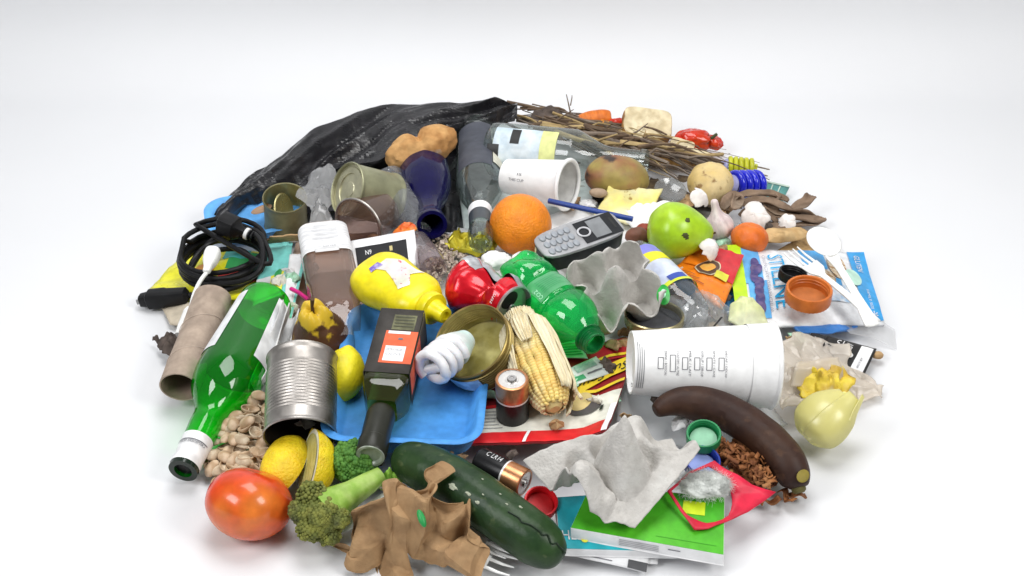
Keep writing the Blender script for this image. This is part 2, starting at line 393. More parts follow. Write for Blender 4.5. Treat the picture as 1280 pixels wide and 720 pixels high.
# ================================================================== BLACK RUBBISH BAG (back left)
def rubbish_bag():
    top = [(259, 274), (272, 252), (298, 233), (330, 210), (368, 181), (405, 160), (450, 140), (500, 127), (550, 127), (600, 125), (628, 119), (647, 130)]
    low = [(261, 292), (290, 268), (320, 253), (350, 244), (388, 226), (430, 208), (468, 199), (505, 180), (545, 162), (582, 158), (620, 152), (646, 146)]
    zt = [.016, .028, .04, .052, .064, .072, .076, .078, .078, .078, .075, .055]
    zl = [.014, .028, .036, .042, .05, .055, .058, .066, .07, .066, .062, .05]
    A = cr([tuple(P(a, b, z)) for (a, b), z in zip(top, zt)], 14); B = cr([tuple(P(a, b, z)) for (a, b), z in zip(low, zl)], 14)
    nu = len(A)-1; nv = 64; o = P(450, 200, 0); vs = []
    for i in range(nu+1):
        a, b = V(A[i]), V(B[i]); jit = .012*facet(i*.08, 3.3, 1)+.004*facet(i*.21, 5.2, 2); b = b+V((jit*.5, -jit, jit*.4)); a = a+V((0, 0, .006*facet(i*.06, 9.4, 5)+.0015*facet(i*.2, 1.3, 4))); back = V((a.x-.004, a.y+.03, .012)); un = V((b.x+.004, b.y+.012, max(.003, b.z-.006)))
        env = min(1, i/10, (nu-i)/7)
        for j in range(nv+1):
            t = j/nv
            if t < .22: p = back.lerp(a, t/.22); bul = 0
            elif t < .9:
                s = (t-.22)/.68; p = a.lerp(b, s); bul = math.sin(PI*s)
            else: p = b.lerp(un, (t-.9)/.1); bul = 0
            s = (t-.22)/.68
            # long folds running with the bag, plus fine crinkle
            x = i/nu
            fold = .010+.019*facet(x*4.6+s*1.1, s*1.9+x*3.4, 2)+.011*facet(x*10+s*2.4, s*3.4+x*4, 4)+.0028*facet(x*22+s*6, s*7-x*4, 6)+.0012*facet(x*52, s*17, 9)*(1-.6*x)
            n_ = V((0, -.45, .9))
            vs.append(p+n_*((fold-.016)*env*(.55+.45*bul if .15 < t < .92 else .15)+.006*bul)-o)
    fs = [(i*(nv+1)+j, (i+1)*(nv+1)+j, (i+1)*(nv+1)+j+1, i*(nv+1)+j+1) for i in range(nu) for j in range(nv)]
    t = thing('rubbish_bag', 'crinkled black plastic rubbish bag draped along the back of the heap', 'rubbish bag', o)
    bm = mat('bag_black', (.012, .012, .014), .30, c2=(.018, .017, .020), ns=50, bump=.12, bs=140, rv=.08, spec=.5)
    obj('outer_fold', (vs, fs), bm, t, smooth=False)
    m, c = radial((540, 235, .001), [(455, 205, .0), (510, 180, .01), (560, 162, .02), (600, 158, .015), (578, 200, .0), (572, 290, -.004), (548, 312, -.004), (500, 295, -.004), (470, 250, -.004)], .0, .005, 22, 4)
    obj('inner_fold', xf(m, Matrix.Translation(c-o)), bm, t, sharp=28)
    m, c = radial((360, 243, .012), [(300, 262, .008), (345, 240, .02), (430, 205, .02), (470, 210, .012), (440, 260, .0), (380, 268, .0), (330, 268, .002)], .0, .004, 26, 14)
    obj('lower_fold', xf(m, Matrix.Translation(c-o)), bm, t, sharp=28)
rubbish_bag()

# ================================================================== generic builders
def foam_tray(label, c, xdir, hx, hy, h, material, nrm=(0, 0, 1), rc=.028):
    """rounded rectangular meat tray: flared wall, flat lip, pressed floor"""
    t = thing('foam_tray', label, 'tray', flat(c, xdir, nrm))
    def ring(ix, z, n=9):
        pts = []; rx, ry, r = hx-ix, hy-ix, max(.004, rc-ix*.6)
        for (sx, sy, a) in ((1, 1, 0), (-1, 1, PI/2), (-1, -1, PI), (1, -1, 1.5*PI)):
            for k in range(n):
                g = a+PI/2*k/(n-1); pts.append(V((sx*(rx-r)+r*math.cos(g), sy*(ry-r)+r*math.sin(g), z)))
        return pts
    rows = [ring(.012, .001), ring(.003, h*.93), ring(0, h*.97), ring(.001, h), ring(.006, h), ring(.0085, h*.96), ring(.018, .0065), ring(.022, .005)]
    n = len(rows[0]); vs = [p for r_ in rows for p in r_]
    fs = [(j*n+i, j*n+(i+1) % n, (j+1)*n+(i+1) % n, (j+1)*n+i) for j in range(len(rows)-1) for i in range(n)]
    k = len(vs); fs.append(tuple((len(rows)-1)*n+i for i in range(n))); fs.append(tuple(reversed(range(n))))
    obj('tray_body', (vs, fs), material, t, sharp=50); return t
BLUEF = mat('blue_foam', (.06, .27, .67), .5, c2=(.075, .31, .72), ns=12, bump=.12, bs=700, spec=.3)
def tin_can(label, base, mouth, r, out, inn, ribs=0, lidr=True, name='tin_can', floor=.004, rib_a=.0007, open_=True, extra=None):
    M, L = axis(base, mouth); t = thing(name, label, 'can', M)
    pr = [(0, .003), (r*.86, .003), (r*.9, .0), (r*.985, 0), (r*1.02, .0015), (r*1.02, .004), (r*.985, .006)]
    nz = 150
    for i in range(nz+1):
        z = lerp(.008, L-.007, i/nz); w = 0
        if ribs and .22 < z/L < .82: w = rib_a*math.sin(2*PI*(z/L-.22)/.6*ribs)
        pr.append((r*.985+w, z))
    pr += [(r*.985, L-.005), (r*1.02, L-.0035), (r*1.025, L-.001), (r*1.0, L), (r*.965, L-.001)]
    obj('can_wall', lathe(pr, 48), out, t)
    if open_:
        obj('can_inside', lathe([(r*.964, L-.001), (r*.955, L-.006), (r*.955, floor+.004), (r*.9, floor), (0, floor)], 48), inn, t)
    else:
        obj('can_end', lathe([(r*.965, L-.001), (r*.95, L-.005), (r*.86, L-.005), (r*.84, L-.0035), (r*.62, L-.0035), (r*.6, L-.005), (r*.3, L-.005), (r*.27, L-.004), (0, L-.004)], 48), inn, t)
    return t, L
def cup(label, bot, mouth, r0, r1, inside=True, name='paper_cup', lip=.0028):
    M, L = axis(bot, mouth); t = thing(name, label, 'cup', M)
    pr = [(0, .006), (r0*.93, .006), (r0*.95, 0), (r0, 0), (r1, L-.003)]
    obj('cup_wall', lathe(pr, 56), mat('cup_white', (.86, .86, .855), .45, c2=(.82, .82, .82), ns=12, grime=.06), t)
    rim = [(r1+lip*math.cos(a), L-.002+lip*math.sin(a)) for a in [PI*2*i/10 for i in range(11)]]
    obj('rolled_rim', lathe(rim, 56), mat('cup_white', (1, 1, 1)), t)
    if inside: obj('cup_inside', lathe([(r1-.0006, L-.003), (r0-.0012, .0085), (0, .0085)], 56), mat('cup_inside', (.78, .77, .75), .5), t)
    return t, L, M
def cap(label, c, nrm, r, h, material, name='bottle_cap', up_open=True, liner=None, group=None):
    """screw cap seen from its open side (up_open) with knurled skirt"""
    t = thing(name, label, 'cap', flat(c, (1, 0, 0), nrm), group)
    n = 72; pr = [(0, 0), (r*.9, 0), (r*.98, .0012), (r, .003), (r, h-.001), (r*.985, h), (r*.9, h), (r*.88, h-.001), (r*.88, .003), (0, .003)]
    vs, fs = lathe(pr, n, dent=lambda p, a, z: V((p.x*(1+(.018 if (round(a/(2*PI)*n) % 2) and math.hypot(p.x, p.y) > r*.97 else 0)), p.y*(1+(.018 if (round(a/(2*PI)*n) % 2) and math.hypot(p.x, p.y) > r*.97 else 0)), p.z)))
    obj('cap_shell', (vs, fs), material, t)
    obj('thread', join(*[lathe([(r*.878, z), (r*.85, z+.0008), (r*.878, z+.0016)], 40) for z in (h*.5, h*.72)]), material, t)
    if liner: obj('liner', lathe([(r*.8, .0035), (r*.78, .0045), (0, .0045)], 32), liner, t)
    return t

# ================================================================== LEFT SIDE
foam_tray('light blue foam tray tucked beneath the black rubbish bag', P(318, 280, .018), (1, .25, 0), .062, .05, .018, mat('blue_foam_pale', (.13, .42, .85), .5, bump=.1, bs=700), (-.05, -.1, 1))
# wooden stick poking out
M, L = axis(S(314, 265, .03), S(340, 258, .034)); t = thing('wooden_stick', 'flat wooden stick with a rounded end above the back blue tray', 'stick', M)
obj('stick', xf(blob(.011, .0018, L/2, 20, 14), Matrix.Translation((0, 0, L/2))), mat('stick_wood', (.46, .29, .18), .7, c2=(.38, .22, .13), ns=20, aniso=(6, 6, 1)), t)
# open gold-lacquered can, upright
b = S(358, 284, 0.0)
t, L = tin_can('olive open tin can with gold rim standing by the black bag', b, b+V((.004, -.012, .052)), .028, OLIVE, GOLD, name='tin_can')
obj('bent_lid', xf(lathe([(0, 0), (.018, .0), (.022, .001), (.024, 0)], 30), Matrix.Translation((-.002, .0, L*.55)) @ Matrix.Rotation(1.15, 4, V((.6, 1, 0)))), GOLD, t, solid=.0004)
# pale can lying, end towards camera
t, L = tin_can('pale gold tin can lying with its pressed round end showing', S(433, 236, .068)+V((.052, .033, -.034)), S(433, 236, .068), .034, mat('pale_olive_tin', (.34, .34, .21), .42, .5, c2=(.28, .28, .17), ns=20), PALEGOLD, open_=False)
# frosty crumpled film
m, c = radial((400, 250, .045), [(388, 218, .05), (410, 206, .055), (421, 214, .05), (418, 240, .05), (410, 262, .045), (422, 285, .03), (405, 294, .03), (380, 290, .035), (388, 262, .05), (372, 244, .05)], .006, .008, 26, 2, nr=24, dens=9)
solo('plastic_wrapper', 'crumpled frosty clear plastic wrapper hanging beside the open tin', 'wrapper', m, FILM, c, sharp=40)
# clear tub with brown residue
M, L = axis(S(478, 262, .034), S(447, 282, .036)); t = thing('plastic_tub', 'clear round plastic tub with brownish residue under the pale tin', 'tub', M)
pr = [(.026, 0), (.033, L-.004), (.035, L-.003), (.035, L), (.032, L), (.031, L-.004), (.018, L-.006), (0, L-.006)]
obj('tub_wall', lathe(pr, 40), thin('tub_brownish', (.80, .68, .64), (.35, .25, .22), .05, .28, (.45, .30, .26)), t)
obj('tub_rim', lathe([(.035+.0016*math.cos(a), L-.002+.0016*math.sin(a)) for a in [2*PI*i/8 for i in range(9)]], 40), STEEL, t)
# clear ribbed PET bottle
M, L = axis(S(487, 226, .032), S(527, 296, .03)); t = thing('clear_bottle', 'crushed clear plastic bottle with ribbed body behind the black framed card', 'bottle', M)
prof = [(0, .004), (.02, 0)] + [(.0225+.0012*math.sin(i*1.9), .003+i*.0028) for i in range(14)] + [(.026, .05), (.027, .062), (.024, L*.68), (.015, L*.82), (.011, L*.88), (.011, L)]
dn = lambda p, a, z: V((p.x*(1+.12*N(a*1.2, z*40, 2)), p.y*(1+.12*N(a*1.3, z*40, 5)), p.z))
obj('bottle_body', lathe(prof, 40, dent=dn), thin('pet_clear_bluish', (.86, .88, .92), (.42, .46, .52), .05, .16, (.8, .82, .86), bump=.7), t)
obj('neck_ring', lathe([(.0112, L-.012), (.015, L-.0115), (.015, L-.01), (.0112, L-.0095)], 30), CLEARP, t)
# red scrap
m, c = radial((507, 287, .045), [(492, 292, .04), (500, 282, .046), (515, 279, .048), (521, 286, .046), (512, 295, .042)], .004, .004, 90, 3)
solo('pepper_scrap', 'small torn orange red pepper scrap on top of the black framed card', 'scrap', m, mat('red_scrap', (.72, .10, .02), .35, c2=(.8, .25, .03), ns=60), c, solid=.002)
# cobalt bottle
M, L = axis(S(527, 196, .034), S(540, 281, .045)); t = thing('cobalt_bottle', 'dark cobalt blue glass bottle lying with its open mouth forward', 'bottle', M)
pr = cr([(.026, .0), (.033, .006), (.034, L*.3), (.033, L*.45), (.026, L*.6), (.0165, L*.74), (.0145, L*.86), (.0165, L*.93), (.0185, L*.97)], 5)+[(.0185, L), (.014, L), (.0125, L*.93), (.0125, L*.7)]
obj('bottle_glass', lathe([(0, .004)]+pr, 44), BLUEG, t)
# clear glass bottle with dark label, neck forward
M, L = axis(S(598, 168, .034), S(601, 303, .042)); t = thing('glass_bottle', 'clear glass bottle with dark grey label and white neck ring pointing forward', 'bottle', M)
pr = [(0, .006), (.026, .0), (.0315, .004), (.032, .01)] + cr([(.032, L*.12), (.032, L*.48), (.029, L*.56), (.021, L*.65), (.0148, L*.74), (.0132, L*.9)], 4) + [(.0132, L*.92), (.0155, L*.925), (.0155, L*.96), (.014, L), (.0105, L), (.0105, L*.9)]
obj('bottle_glass', lathe(pr, 44), CLEARG, t)
obj('label', band(pr, L*.10, L*.52, PI*.32, PI*.82), mat('slate_label', (.07, .075, .095), .6, c2=(.09, .095, .115), ns=20, spec=.2), t)
obj('side_sticker', band(pr, L*.24, L*.48, PI*.02, PI*.31, off=.001), mat('tan_sticker', (.72, .70, .58), .6), t)
obj('neck_ring', band(pr, L*.75, L*.80, 0, 2*PI, off=.0008, seg=40), WHITE, t)
obj('neck_sleeve', band(pr, L*.80, L*.885, 0, 2*PI, off=.0007, seg=40), mat('dark_sleeve', (.05, .06, .07), .35), t)
# big clear bottle lying across
M, L = axis(S(612, 186, .042), S(808, 204, .052)); t = thing('glass_bottle', 'large clear glass bottle lying sideways with a pale blue printed label', 'bottle', M)
pr = [(0, .008), (.03, 0), (.036, .005)] + cr([(.037, L*.05), (.037, L*.50), (.035, L*.58), (.022, L*.70), (.0175, L*.78), (.0165, L*.96)], 4) + [(.0185, L*.965), (.0185, L), (.0135, L), (.0135, L*.8)]
obj('bottle_glass', lathe(pr, 44), CLEARG, t)
lb = obj('label', band(pr, L*.03, L*.44, PI*.55, PI*1.1), mat('pale_blue_label', (.72, .78, .82), .5, c2=(.55, .66, .74), ns=40), t)
F = lambda u, v, off=0: (lambda z, a: V(((rat(pr, z)+.0008+off)*math.cos(a), (rat(pr, z)+.0008+off)*math.sin(a), z)))(lerp(L*.03, L*.44, u), lerp(PI*1.02, PI*.55, v))
obj('printed_square', grid(lambda u, v: F(u, v, .0005), 6, 6, .36, .50, .55, .95), BLACKM, lb)
obj('printed_block', grid(lambda u, v: F(u, v, .0005), 6, 6, .02, .20, .20, .50), BLACKM, lb)
obj('price_tag', band(pr, L*.37, L*.47, PI*.56, PI*.95, off=.0016), mat('yellow_tag', (.70, .72, .30), .6), t)
# knobbly potato
M = flat(S(527, 186, .062), (1, .42, .10), (-.1, -.4, 1)); 
def potf(d):
    return (1+.10*N(d.x*2.2, d.y*2.2, d.z*2.2)+.05*N(d.x*5, d.y*5, d.z*5))*(1-.40*math.exp(-((d.x+.02)/.15)**2)*(1 if d.y > -.2 else .5))
solo('bread_roll', 'knobbly golden brown bread roll with a grey mouldy end by the black bag', 'bread roll', blob(.050, .027, .028, 56, 34, potf),
     mat('roll_crust', (.60, .34, .13), .8, c2=(.45, .22, .07), ns=35, bump=.7, bs=120, c3=(.60, .56, .50), ns3=16, lo3=.62, hi3=.68), M)

# white-framed black card box
sh = Sheet([(440, 343, .03), (523, 330, .032), (518, 287, .05), (434, 302, .048)], .0006, 2, 4).root('card_box', 'white card box front with a black printed panel behind the yellow bottle', 'box')
sh.main('card_front', WHITE, 10, .012)
sh.patch('black_panel', .10, .86, .02, .74, mat('gloss_black_print', (.014, .014, .016), .5, spec=.2))
sh.text('N9', .24, .33, .46, .60, mat('pale_print', (.75, .75, .75), .5)); sh.patch('printed_mark', .60, .645, .48, .62, mat('mark_yellow', (.5, .42, .18), .5), .0015)

# clear brown rectangular bottle
M, L = axis(S(404, 300, .034), S(430, 430, .03)); t = thing('clear_bottle', 'clear rectangular plastic bottle with a torn white label beside the rotten pear', 'bottle', M)
pr = [(0, .002), (.024, 0), (.029, .004), (.030, .012), (.030, L*.52), (.0285, L*.55), (.0285, L*.58), (.0275, L*.62), (.0265, L*.74), (.022, L*.84), (.013, L*.9), (.012, L)]
obj('bottle_body', lathe(pr, 48, 5), BROWNP, t)
obj('content', lathe([(0, .006), (.027, .006), (.027, L*.52), (0, L*.52)], 48, 5), thin('brown_dregs', (.93, .84, .78), (.8, .68, .6), .3, .20, (.80, .60, .50)), t)
obj('torn_label', band(pr, L*.01, L*.33, PI*.22, PI*.82, off=.0012, sq=5), mat('worn_label', (.80, .80, .80), .65, c2=(.70, .70, .71), ns=30, aniso=(1, 1, 4)), t)
Fb = lambda u, v, off=0: V((lerp(.022, -.022, u), .0313+off+.001, lerp(L*.32, L*.04, v)))
obj('label_edge', grid(lambda u, v: Fb(u, v*.12-.12), 8, 3, .2, .84), mat('worn_label', (1, 1, 1)), t, solid=.0003)
text_on(t, Fb, 'FLEX 90GR', .28, .62, .0, .05, INK, 0, .0015)
for k in range(4): obj('printed_line', grid(lambda u, v: Fb(u, v, .001), 4, 1, .15, .85-.1*(k % 2), .36+k*.15, .372+k*.15), mat('pale_ink', (.45, .45, .47), .6), t)

# snack packets under the cable
sh = Sheet([(182, 366, .004), (330, 378, .006), (352, 314, .006), (234, 312, .006)], .004, 3, 6).root('snack_packet', 'bright yellow snack packet under the coiled black cable', 'packet')
sh.main('packet_film', mat('yellow_film', (.86, .82, .02), .3, rv=.1))
sh.patch('green_print', .52, .88, .62, .92, mat('green_print', (.05, .42, .12), .35)); sh.disc('red_print', .62, .42, .11, .16, mat('red_print', (.70, .05, .04), .35)); sh.disc('red_print', .82, .48, .07, .13, mat('red_print', (1, 0, 0)))
sh.disc('orange_print', .34, .55, .09, .14, mat('orange_print', (.85, .35, .03), .4)); sh.patch('turquoise_print', .45, .70, .78, .98, mat('turq_print', (.10, .55, .50), .4), .0012)
sh = Sheet([(316, 382, .010), (357, 366, .010), (366, 302, .012), (328, 305, .012)], .002, 3, 9).root('leaflet', 'turquoise and yellow leaflet beside the coiled black cable', 'leaflet')
sh.main('leaflet_sheet', mat('turquoise', (.22, .68, .62), .5)); sh.patch('white_print', 0, .7, .05, .40, WHITE); sh.patch('yellow_print', .45, .86, .06, .40, mat('lemon_print', (.85, .82, .06), .5), .0014); sh.disc('green_print', .68, .38, .12, .07, mat('green_print', (0, 1, 0)), .002)
sh = Sheet([(352, 400, .012), (364, 400, .012), (384, 316, .016), (362, 318, .016)], .001, 3, 10).root('folded_leaflet', 'narrow white folded leaflet with a turquoise edge', 'leaflet')
sh.main('leaflet_sheet', WHITE); sh.patch('turquoise_edge', .8, 1, 0, 1, mat('turquoise', (0, 0, 0)))
solo('pink_straw', 'short bright pink straw by the clear rectangular bottle', 'straw', tube([S(364, 361, .02), S(374, 366, .022), S(386, 375, .02)], .0026, 10), mat('pink', (.75, .02, .25), .35))
sh = Sheet([(330, 305, .018), (378, 300, .02), (376, 293, .03), (338, 297, .03)], .002, 4, 12).root('card_scrap', 'torn brown card strip below the olive open tin', 'card'); sh.main('card_sheet', CARD, 10, .002)

# black cable coil
def cable():
    c = S(280, 334, .012); t = thing('power_cable', 'coiled black power cable with moulded plugs on the yellow packet', 'cable', c)
    pts = []; turns = 6
    for i in range(turns*26):
        a = 2*PI*i/26+2.6; k = i/26; rr = 1+.13*N(k*.9, 3, 1)
        pts.append(V((math.cos(a)*.052*rr+.003*N(k*1.3, 8, 2), math.sin(a)*.055*rr+.004*N(k, 1, 9), .003+.004*k+.004*N(k*3, 4, 4)+(.010 if (k > 4 and math.sin(a) > .2) else 0))))
    pl = S(287, 288, .055)-c; pr_ = S(236, 369, .010)-c
    head = [V(pts[-1]), ]
    last = pts[-1]
    ends = cr([tuple(last), tuple(S(332, 330, .04)-c), tuple(S(330, 300, .046)-c), tuple(S(316, 287, .05)-c), tuple(S(303, 289, .053)-c)], 6)[1:]
    p0 = pts[0]; st = cr([tuple(S(232, 369, .012)-c), tuple(S(262, 366, .012)-c), tuple(S(300, 357, .014)-c), tuple(S(318, 338, .016)-c), tuple(S(300, 312, .016)-c), tuple(p0)], 6)[:-1]
    cab = mat('cable_black', (.008, .008, .009), .45, rv=.08, spec=.22)
    obj('cord', tube([V(p) for p in st]+pts+[V(p) for p in ends], .0033, 9), cab, t)
    extra = cr([tuple(S(*q)-c) for q in ((236, 340, .03), (262, 303, .035), (300, 288, .045), (325, 300, .05), (326, 335, .04), (300, 352, .03), (262, 352, .025), (238, 335, .028), (260, 306, .04), (300, 294, .05))], 8)
    obj('cord_loop', tube(extra, .0033, 9), cab, t)
    # appliance connector (upper)
    a, b_ = S(306, 291, .052)-c, S(283, 281, .062)-c
    M, L = axis(a, b_); pg = obj('plug', xf(join(lathe([(0, 0), (.0045, 0), (.006, L*.25), (.0105, L*.45), (.0125, L*.5), (.0125, L*1.25), (.0115, L*1.3), (0, L*1.3)], 24, 6)), M), cab, t)
    obj('strain_relief', xf(join(*[lathe([(.0045, z), (.0065, z+.001), (.0065, z+.0025), (.0045, z+.0035)], 16) for z in (-.004, -.0085, -.013)]), M), cab, pg)
    obj('cable_tie', xf(lathe([(.006, -.006), (.0075, -.0055), (.0075, -.0015), (.006, -.001)], 18), M), mat('pale_print', (1, 1, 1)), pg)
    a, b_ = S(234, 369, .012)-c, S(176, 375, .012)-c
    M, L = axis(a, b_); pg = obj('plug', xf(lathe([(0, -.002), (.0045, -.002), (.0085, .002), (.0095, L*.45), (.0105, L*.5), (.0105, L*.82), (.008, L*.86), (.007, L), (0, L)], 24, 5), M), cab, t)
    for s in (-1, 1): obj('pin', xf(box(s*.004-.001, s*.004+.001, -.003, .003, L-.001, L+.004), M), mat('pin_metal', (.3, .3, .3), .4, 1), pg, smooth=False)
cable()
# white cable with rounded connector
t = thing('white_cable', 'white charging cable with a rounded connector over the black coil', 'cable', S(250, 360, .03))
o = S(250, 360, .03)
M, L = axis(S(258, 340, .046)-o, S(268, 311, .058)-o)
obj('connector', xf(lathe(cr([(.0, 0), (.004, .0), (.0052, L*.2), (.0085, L*.45), (.0095, L*.8), (.007, L*.98), (0, L*1.02)], 5), 24, 3), M), WPLAST, t)
obj('cord', tube([V(p) for p in cr([tuple(S(*q)-o) for q in ((259, 340, .045), (250, 352, .04), (242, 370, .03), (237, 392, .02))], 6)], .0026, 10), WPLAST, t)
M, L = axis(S(238, 386, .02)-o, S(226, 420, .012)-o)
obj('connector_block', xf(lathe([(0, 0), (.0045, 0), (.006, .006), (.0065, L*.7), (.006, L), (0, L)], 20, 5), M), WPLAST, t)
# brown rag-like leaf and grey pebble card
m, c = radial((212, 432, .008), [(192, 424, .006), (200, 428, .01), (208, 418, .012), (222, 416, .012), (228, 430, .012), (222, 446, .006), (206, 440, .008), (198, 436, .004)], .006, .008, 60, 8)
solo('dry_leaf', 'crumpled dark brown dry leaf beside the cardboard roll', 'leaf', m, mat('dry_leaf', (.13, .10, .085), .85, c2=(.08, .06, .05), ns=50, bump=.4), c, solid=.0012)
sh = Sheet([(212, 404, .002), (262, 408, .002), (268, 376, .008), (200, 380, .004)], .002, 3, 17).root('card_scrap', 'beige card scrap under the white cable end', 'card'); sh.main('card_sheet', mat('beige_card', (.60, .52, .40), .8), 10, .002)
# cardboard roll
M, L = axis(S(266, 372, .030), S(224, 484, .026)); t = thing('cardboard_roll', 'empty brown cardboard toilet roll tube against the green bottle', 'cardboard tube', M)
dn = lambda p, a, z: V((p.x*1.05, p.y*(.93+.05*N(z*30, a, 1)), p.z))
obj('roll_outside', lathe([(.0195, L), (.021, L), (.021, L*.98)]+[(.021+.0003*math.sin(z*9), L*(1-z)) for z in [i/14 for i in range(1, 14)]]+[(.021, 0), (.0195, 0)], 40, dent=dn), TUBE, t)
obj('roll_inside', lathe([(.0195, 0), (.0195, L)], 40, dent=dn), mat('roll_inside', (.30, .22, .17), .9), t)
def seam(k0): 
    return tube([V((.0214*1.05*math.cos(a), .0214*.95*math.sin(a), L*k0+.008*(a-PI/2))) for a in [PI*i/24 for i in range(25)]], .0004, 5)
for k0 in (.36, .72): obj('spiral_seam', seam(k0), mat('roll_seam', (.55, .45, .37), .8), t)

# green wine bottle
M, L = axis(S(335, 374, .034), S(229, 588, .024)); t = thing('green_bottle', 'green glass wine bottle with a white neck wrapper lying mouth forward', 'bottle', M)
r0 = .0375
pr = [(0, .012), (.016, .008), (.024, .0), (.028, .002)]+cr([(.0305, .008), (.0325, L*.15), (.0350, L*.30), (r0, L*.46), (r0*.98, L*.53), (r0*.86, L*.60), (r0*.60, L*.665), (r0*.47, L*.71), (r0*.46, L*.76), (r0*.43, L*.84), (.0148, L*.93)], 5)+[(.0148, L*.945), (.0152, L*.95), (.0152, L*.99), (.0145, L), (.0095, L), (.0095, L*.85)]
obj('bottle_glass', lathe(pr, 56), GREENG, t)
lbm = mat('bottle_label', (.80, .81, .82), .6, c2=(.74, .75, .76), ns=20)
obj('label', band(pr, L*.07, L*.44, PI*.63, PI*2.24, off=.0007, seg=44), lbm, t)
obj('label_back', band(pr, L*.075, L*.435, PI*.64, PI*2.23, off=-.0010, seg=44), mat('label_back', (.055, .075, .06), .7), t)
slv = obj('neck_wrapper', band(pr, L*.845, L*.985, 0, 2*PI, off=.0006, seg=44), mat('sleeve_white', (.82, .82, .82), .4), t)
obj('printed_rule', band(pr, L*.885, L*.889, PI*.1, PI*.9, off=.0011, n=2, seg=30), INK, slv)
Fn = lambda u, v, off=0: (lambda a, z: V(((rat(pr, z)+.0007+off)*math.cos(a), (rat(pr, z)+.0007+off)*math.sin(a), z)))(lerp(PI*.12, PI*.88, u), lerp(L*.905, L*.878, v))
text_on(slv, Fn, 'CARMENERE RESERVA', .05, .95, .0, .6, INK, 0, .0008)
obj('mouth_ring', lathe([(.0095, L*.985), (.0154, L*.985), (.0154, L*1.003), (.0095, L*1.003)], 36), mat('mouth_dark', (.01, .02, .012), .15), t)
obj('stopper', lathe([(0, L*.985), (.0096, L*.985), (.0096, L*.97)], 30), BLACKP, t)
# folded white napkins
for k, (cs, lab) in enumerate(([[(318, 482, .008), (352, 474, .012), (374, 392, .03), (344, 392, .034)], 'folded white paper napkin wedged between green bottle and steel can'],
                               [[(310, 488, .012), (328, 482, .016), (362, 386, .05), (352, 382, .05)], 'creased white paper strip along the green bottle side'])):
    sh = Sheet(cs, .005, 2.6, 40+k*7, curl=lambda u, v: .008*math.sin(u*7)).root('paper_napkin', lab, 'napkin'); sh.main('napkin_sheet', PAPERW, 20, .0012)
# rotten pear
b = S(402, 426, .026)
M, L = axis(b, b+V((-.006, -.010, .052)))
t = thing('rotten_pear', 'rotten dark brown pear with yellow patches and upright stem', 'pear', M)
pm = mat('rotten_skin', (.075, .030, .016), .4, c2=(.11, .045, .02), ns=18, bump=.25, bs=90, c3=(.62, .40, .03), ns3=26, lo3=.60, hi3=.68)
pf = cr([(0, -.03), (.018, -.028), (.030, -.012), (.0315, .004), (.027, .02), (.0205, .034)], 6)
dn = lambda p, a, z: p*(1+.05*N(math.cos(a)*1.4, math.sin(a)*1.4, z*40)) if True else p
def rot_mat():
    m = mat('rotten_pear_skin', (.070, .028, .015), .4, c2=(.11, .045, .02), ns=40, bump=.3, bs=120); nt = m.node_tree; L_ = nt.links; b_ = nt.nodes['Principled BSDF']; src = b_.inputs['Base Color'].links[0].from_socket
    tc = nt.nodes.new('ShaderNodeTexCoord'); sp = nt.nodes.new('ShaderNodeSeparateXYZ'); L_.new(tc.outputs['Object'], sp.inputs[0]); n = nt.nodes.new('ShaderNodeTexNoise'); n.inputs['Scale'].default_value = 75; n.inputs['Detail'].default_value = 5; L_.new(tc.outputs['Object'], n.inputs['Vector'])
    a = nt.nodes.new('ShaderNodeMath'); a.operation = 'MULTIPLY_ADD'; a.inputs[1].default_value = 11; L_.new(sp.outputs[2], a.inputs[0]); L_.new(n.outputs['Fac'], a.inputs[2])
    r_ = nt.nodes.new('ShaderNodeMapRange'); r_.inputs[1].default_value = .84; r_.inputs[2].default_value = .95; L_.new(a.outputs[0], r_.inputs[0]); mx = nt.nodes.new('ShaderNodeMix'); mx.data_type = 'RGBA'; L_.new(r_.outputs[0], mx.inputs[0]); L_.new(src, mx.inputs[6]); mx.inputs[7].default_value = (.66, .44, .03, 1); L_.new(mx.outputs[2], b_.inputs['Base Color']); return m
obj('pear_body', lathe(pf[:-1]+cr([(.0205, .034), (.0185, .041), (.0145, .0485), (.009, .0515), (.004, .049), (0, .046)], 5), 44, dent=lambda p, a, z: dn(p, a, z)*(1+.13*N(math.cos(a)*1.2+3, math.sin(a)*1.2, 2)*sstep(.02, .046, z))), rot_mat(), t)
obj('stem', tube([V((0, 0, .043)), V((.001, 0, .054)), V((.004, .001, .066))], [.0022, .0018, .0026], 8), mat('stem_brown', (.09, .05, .025), .8), t)
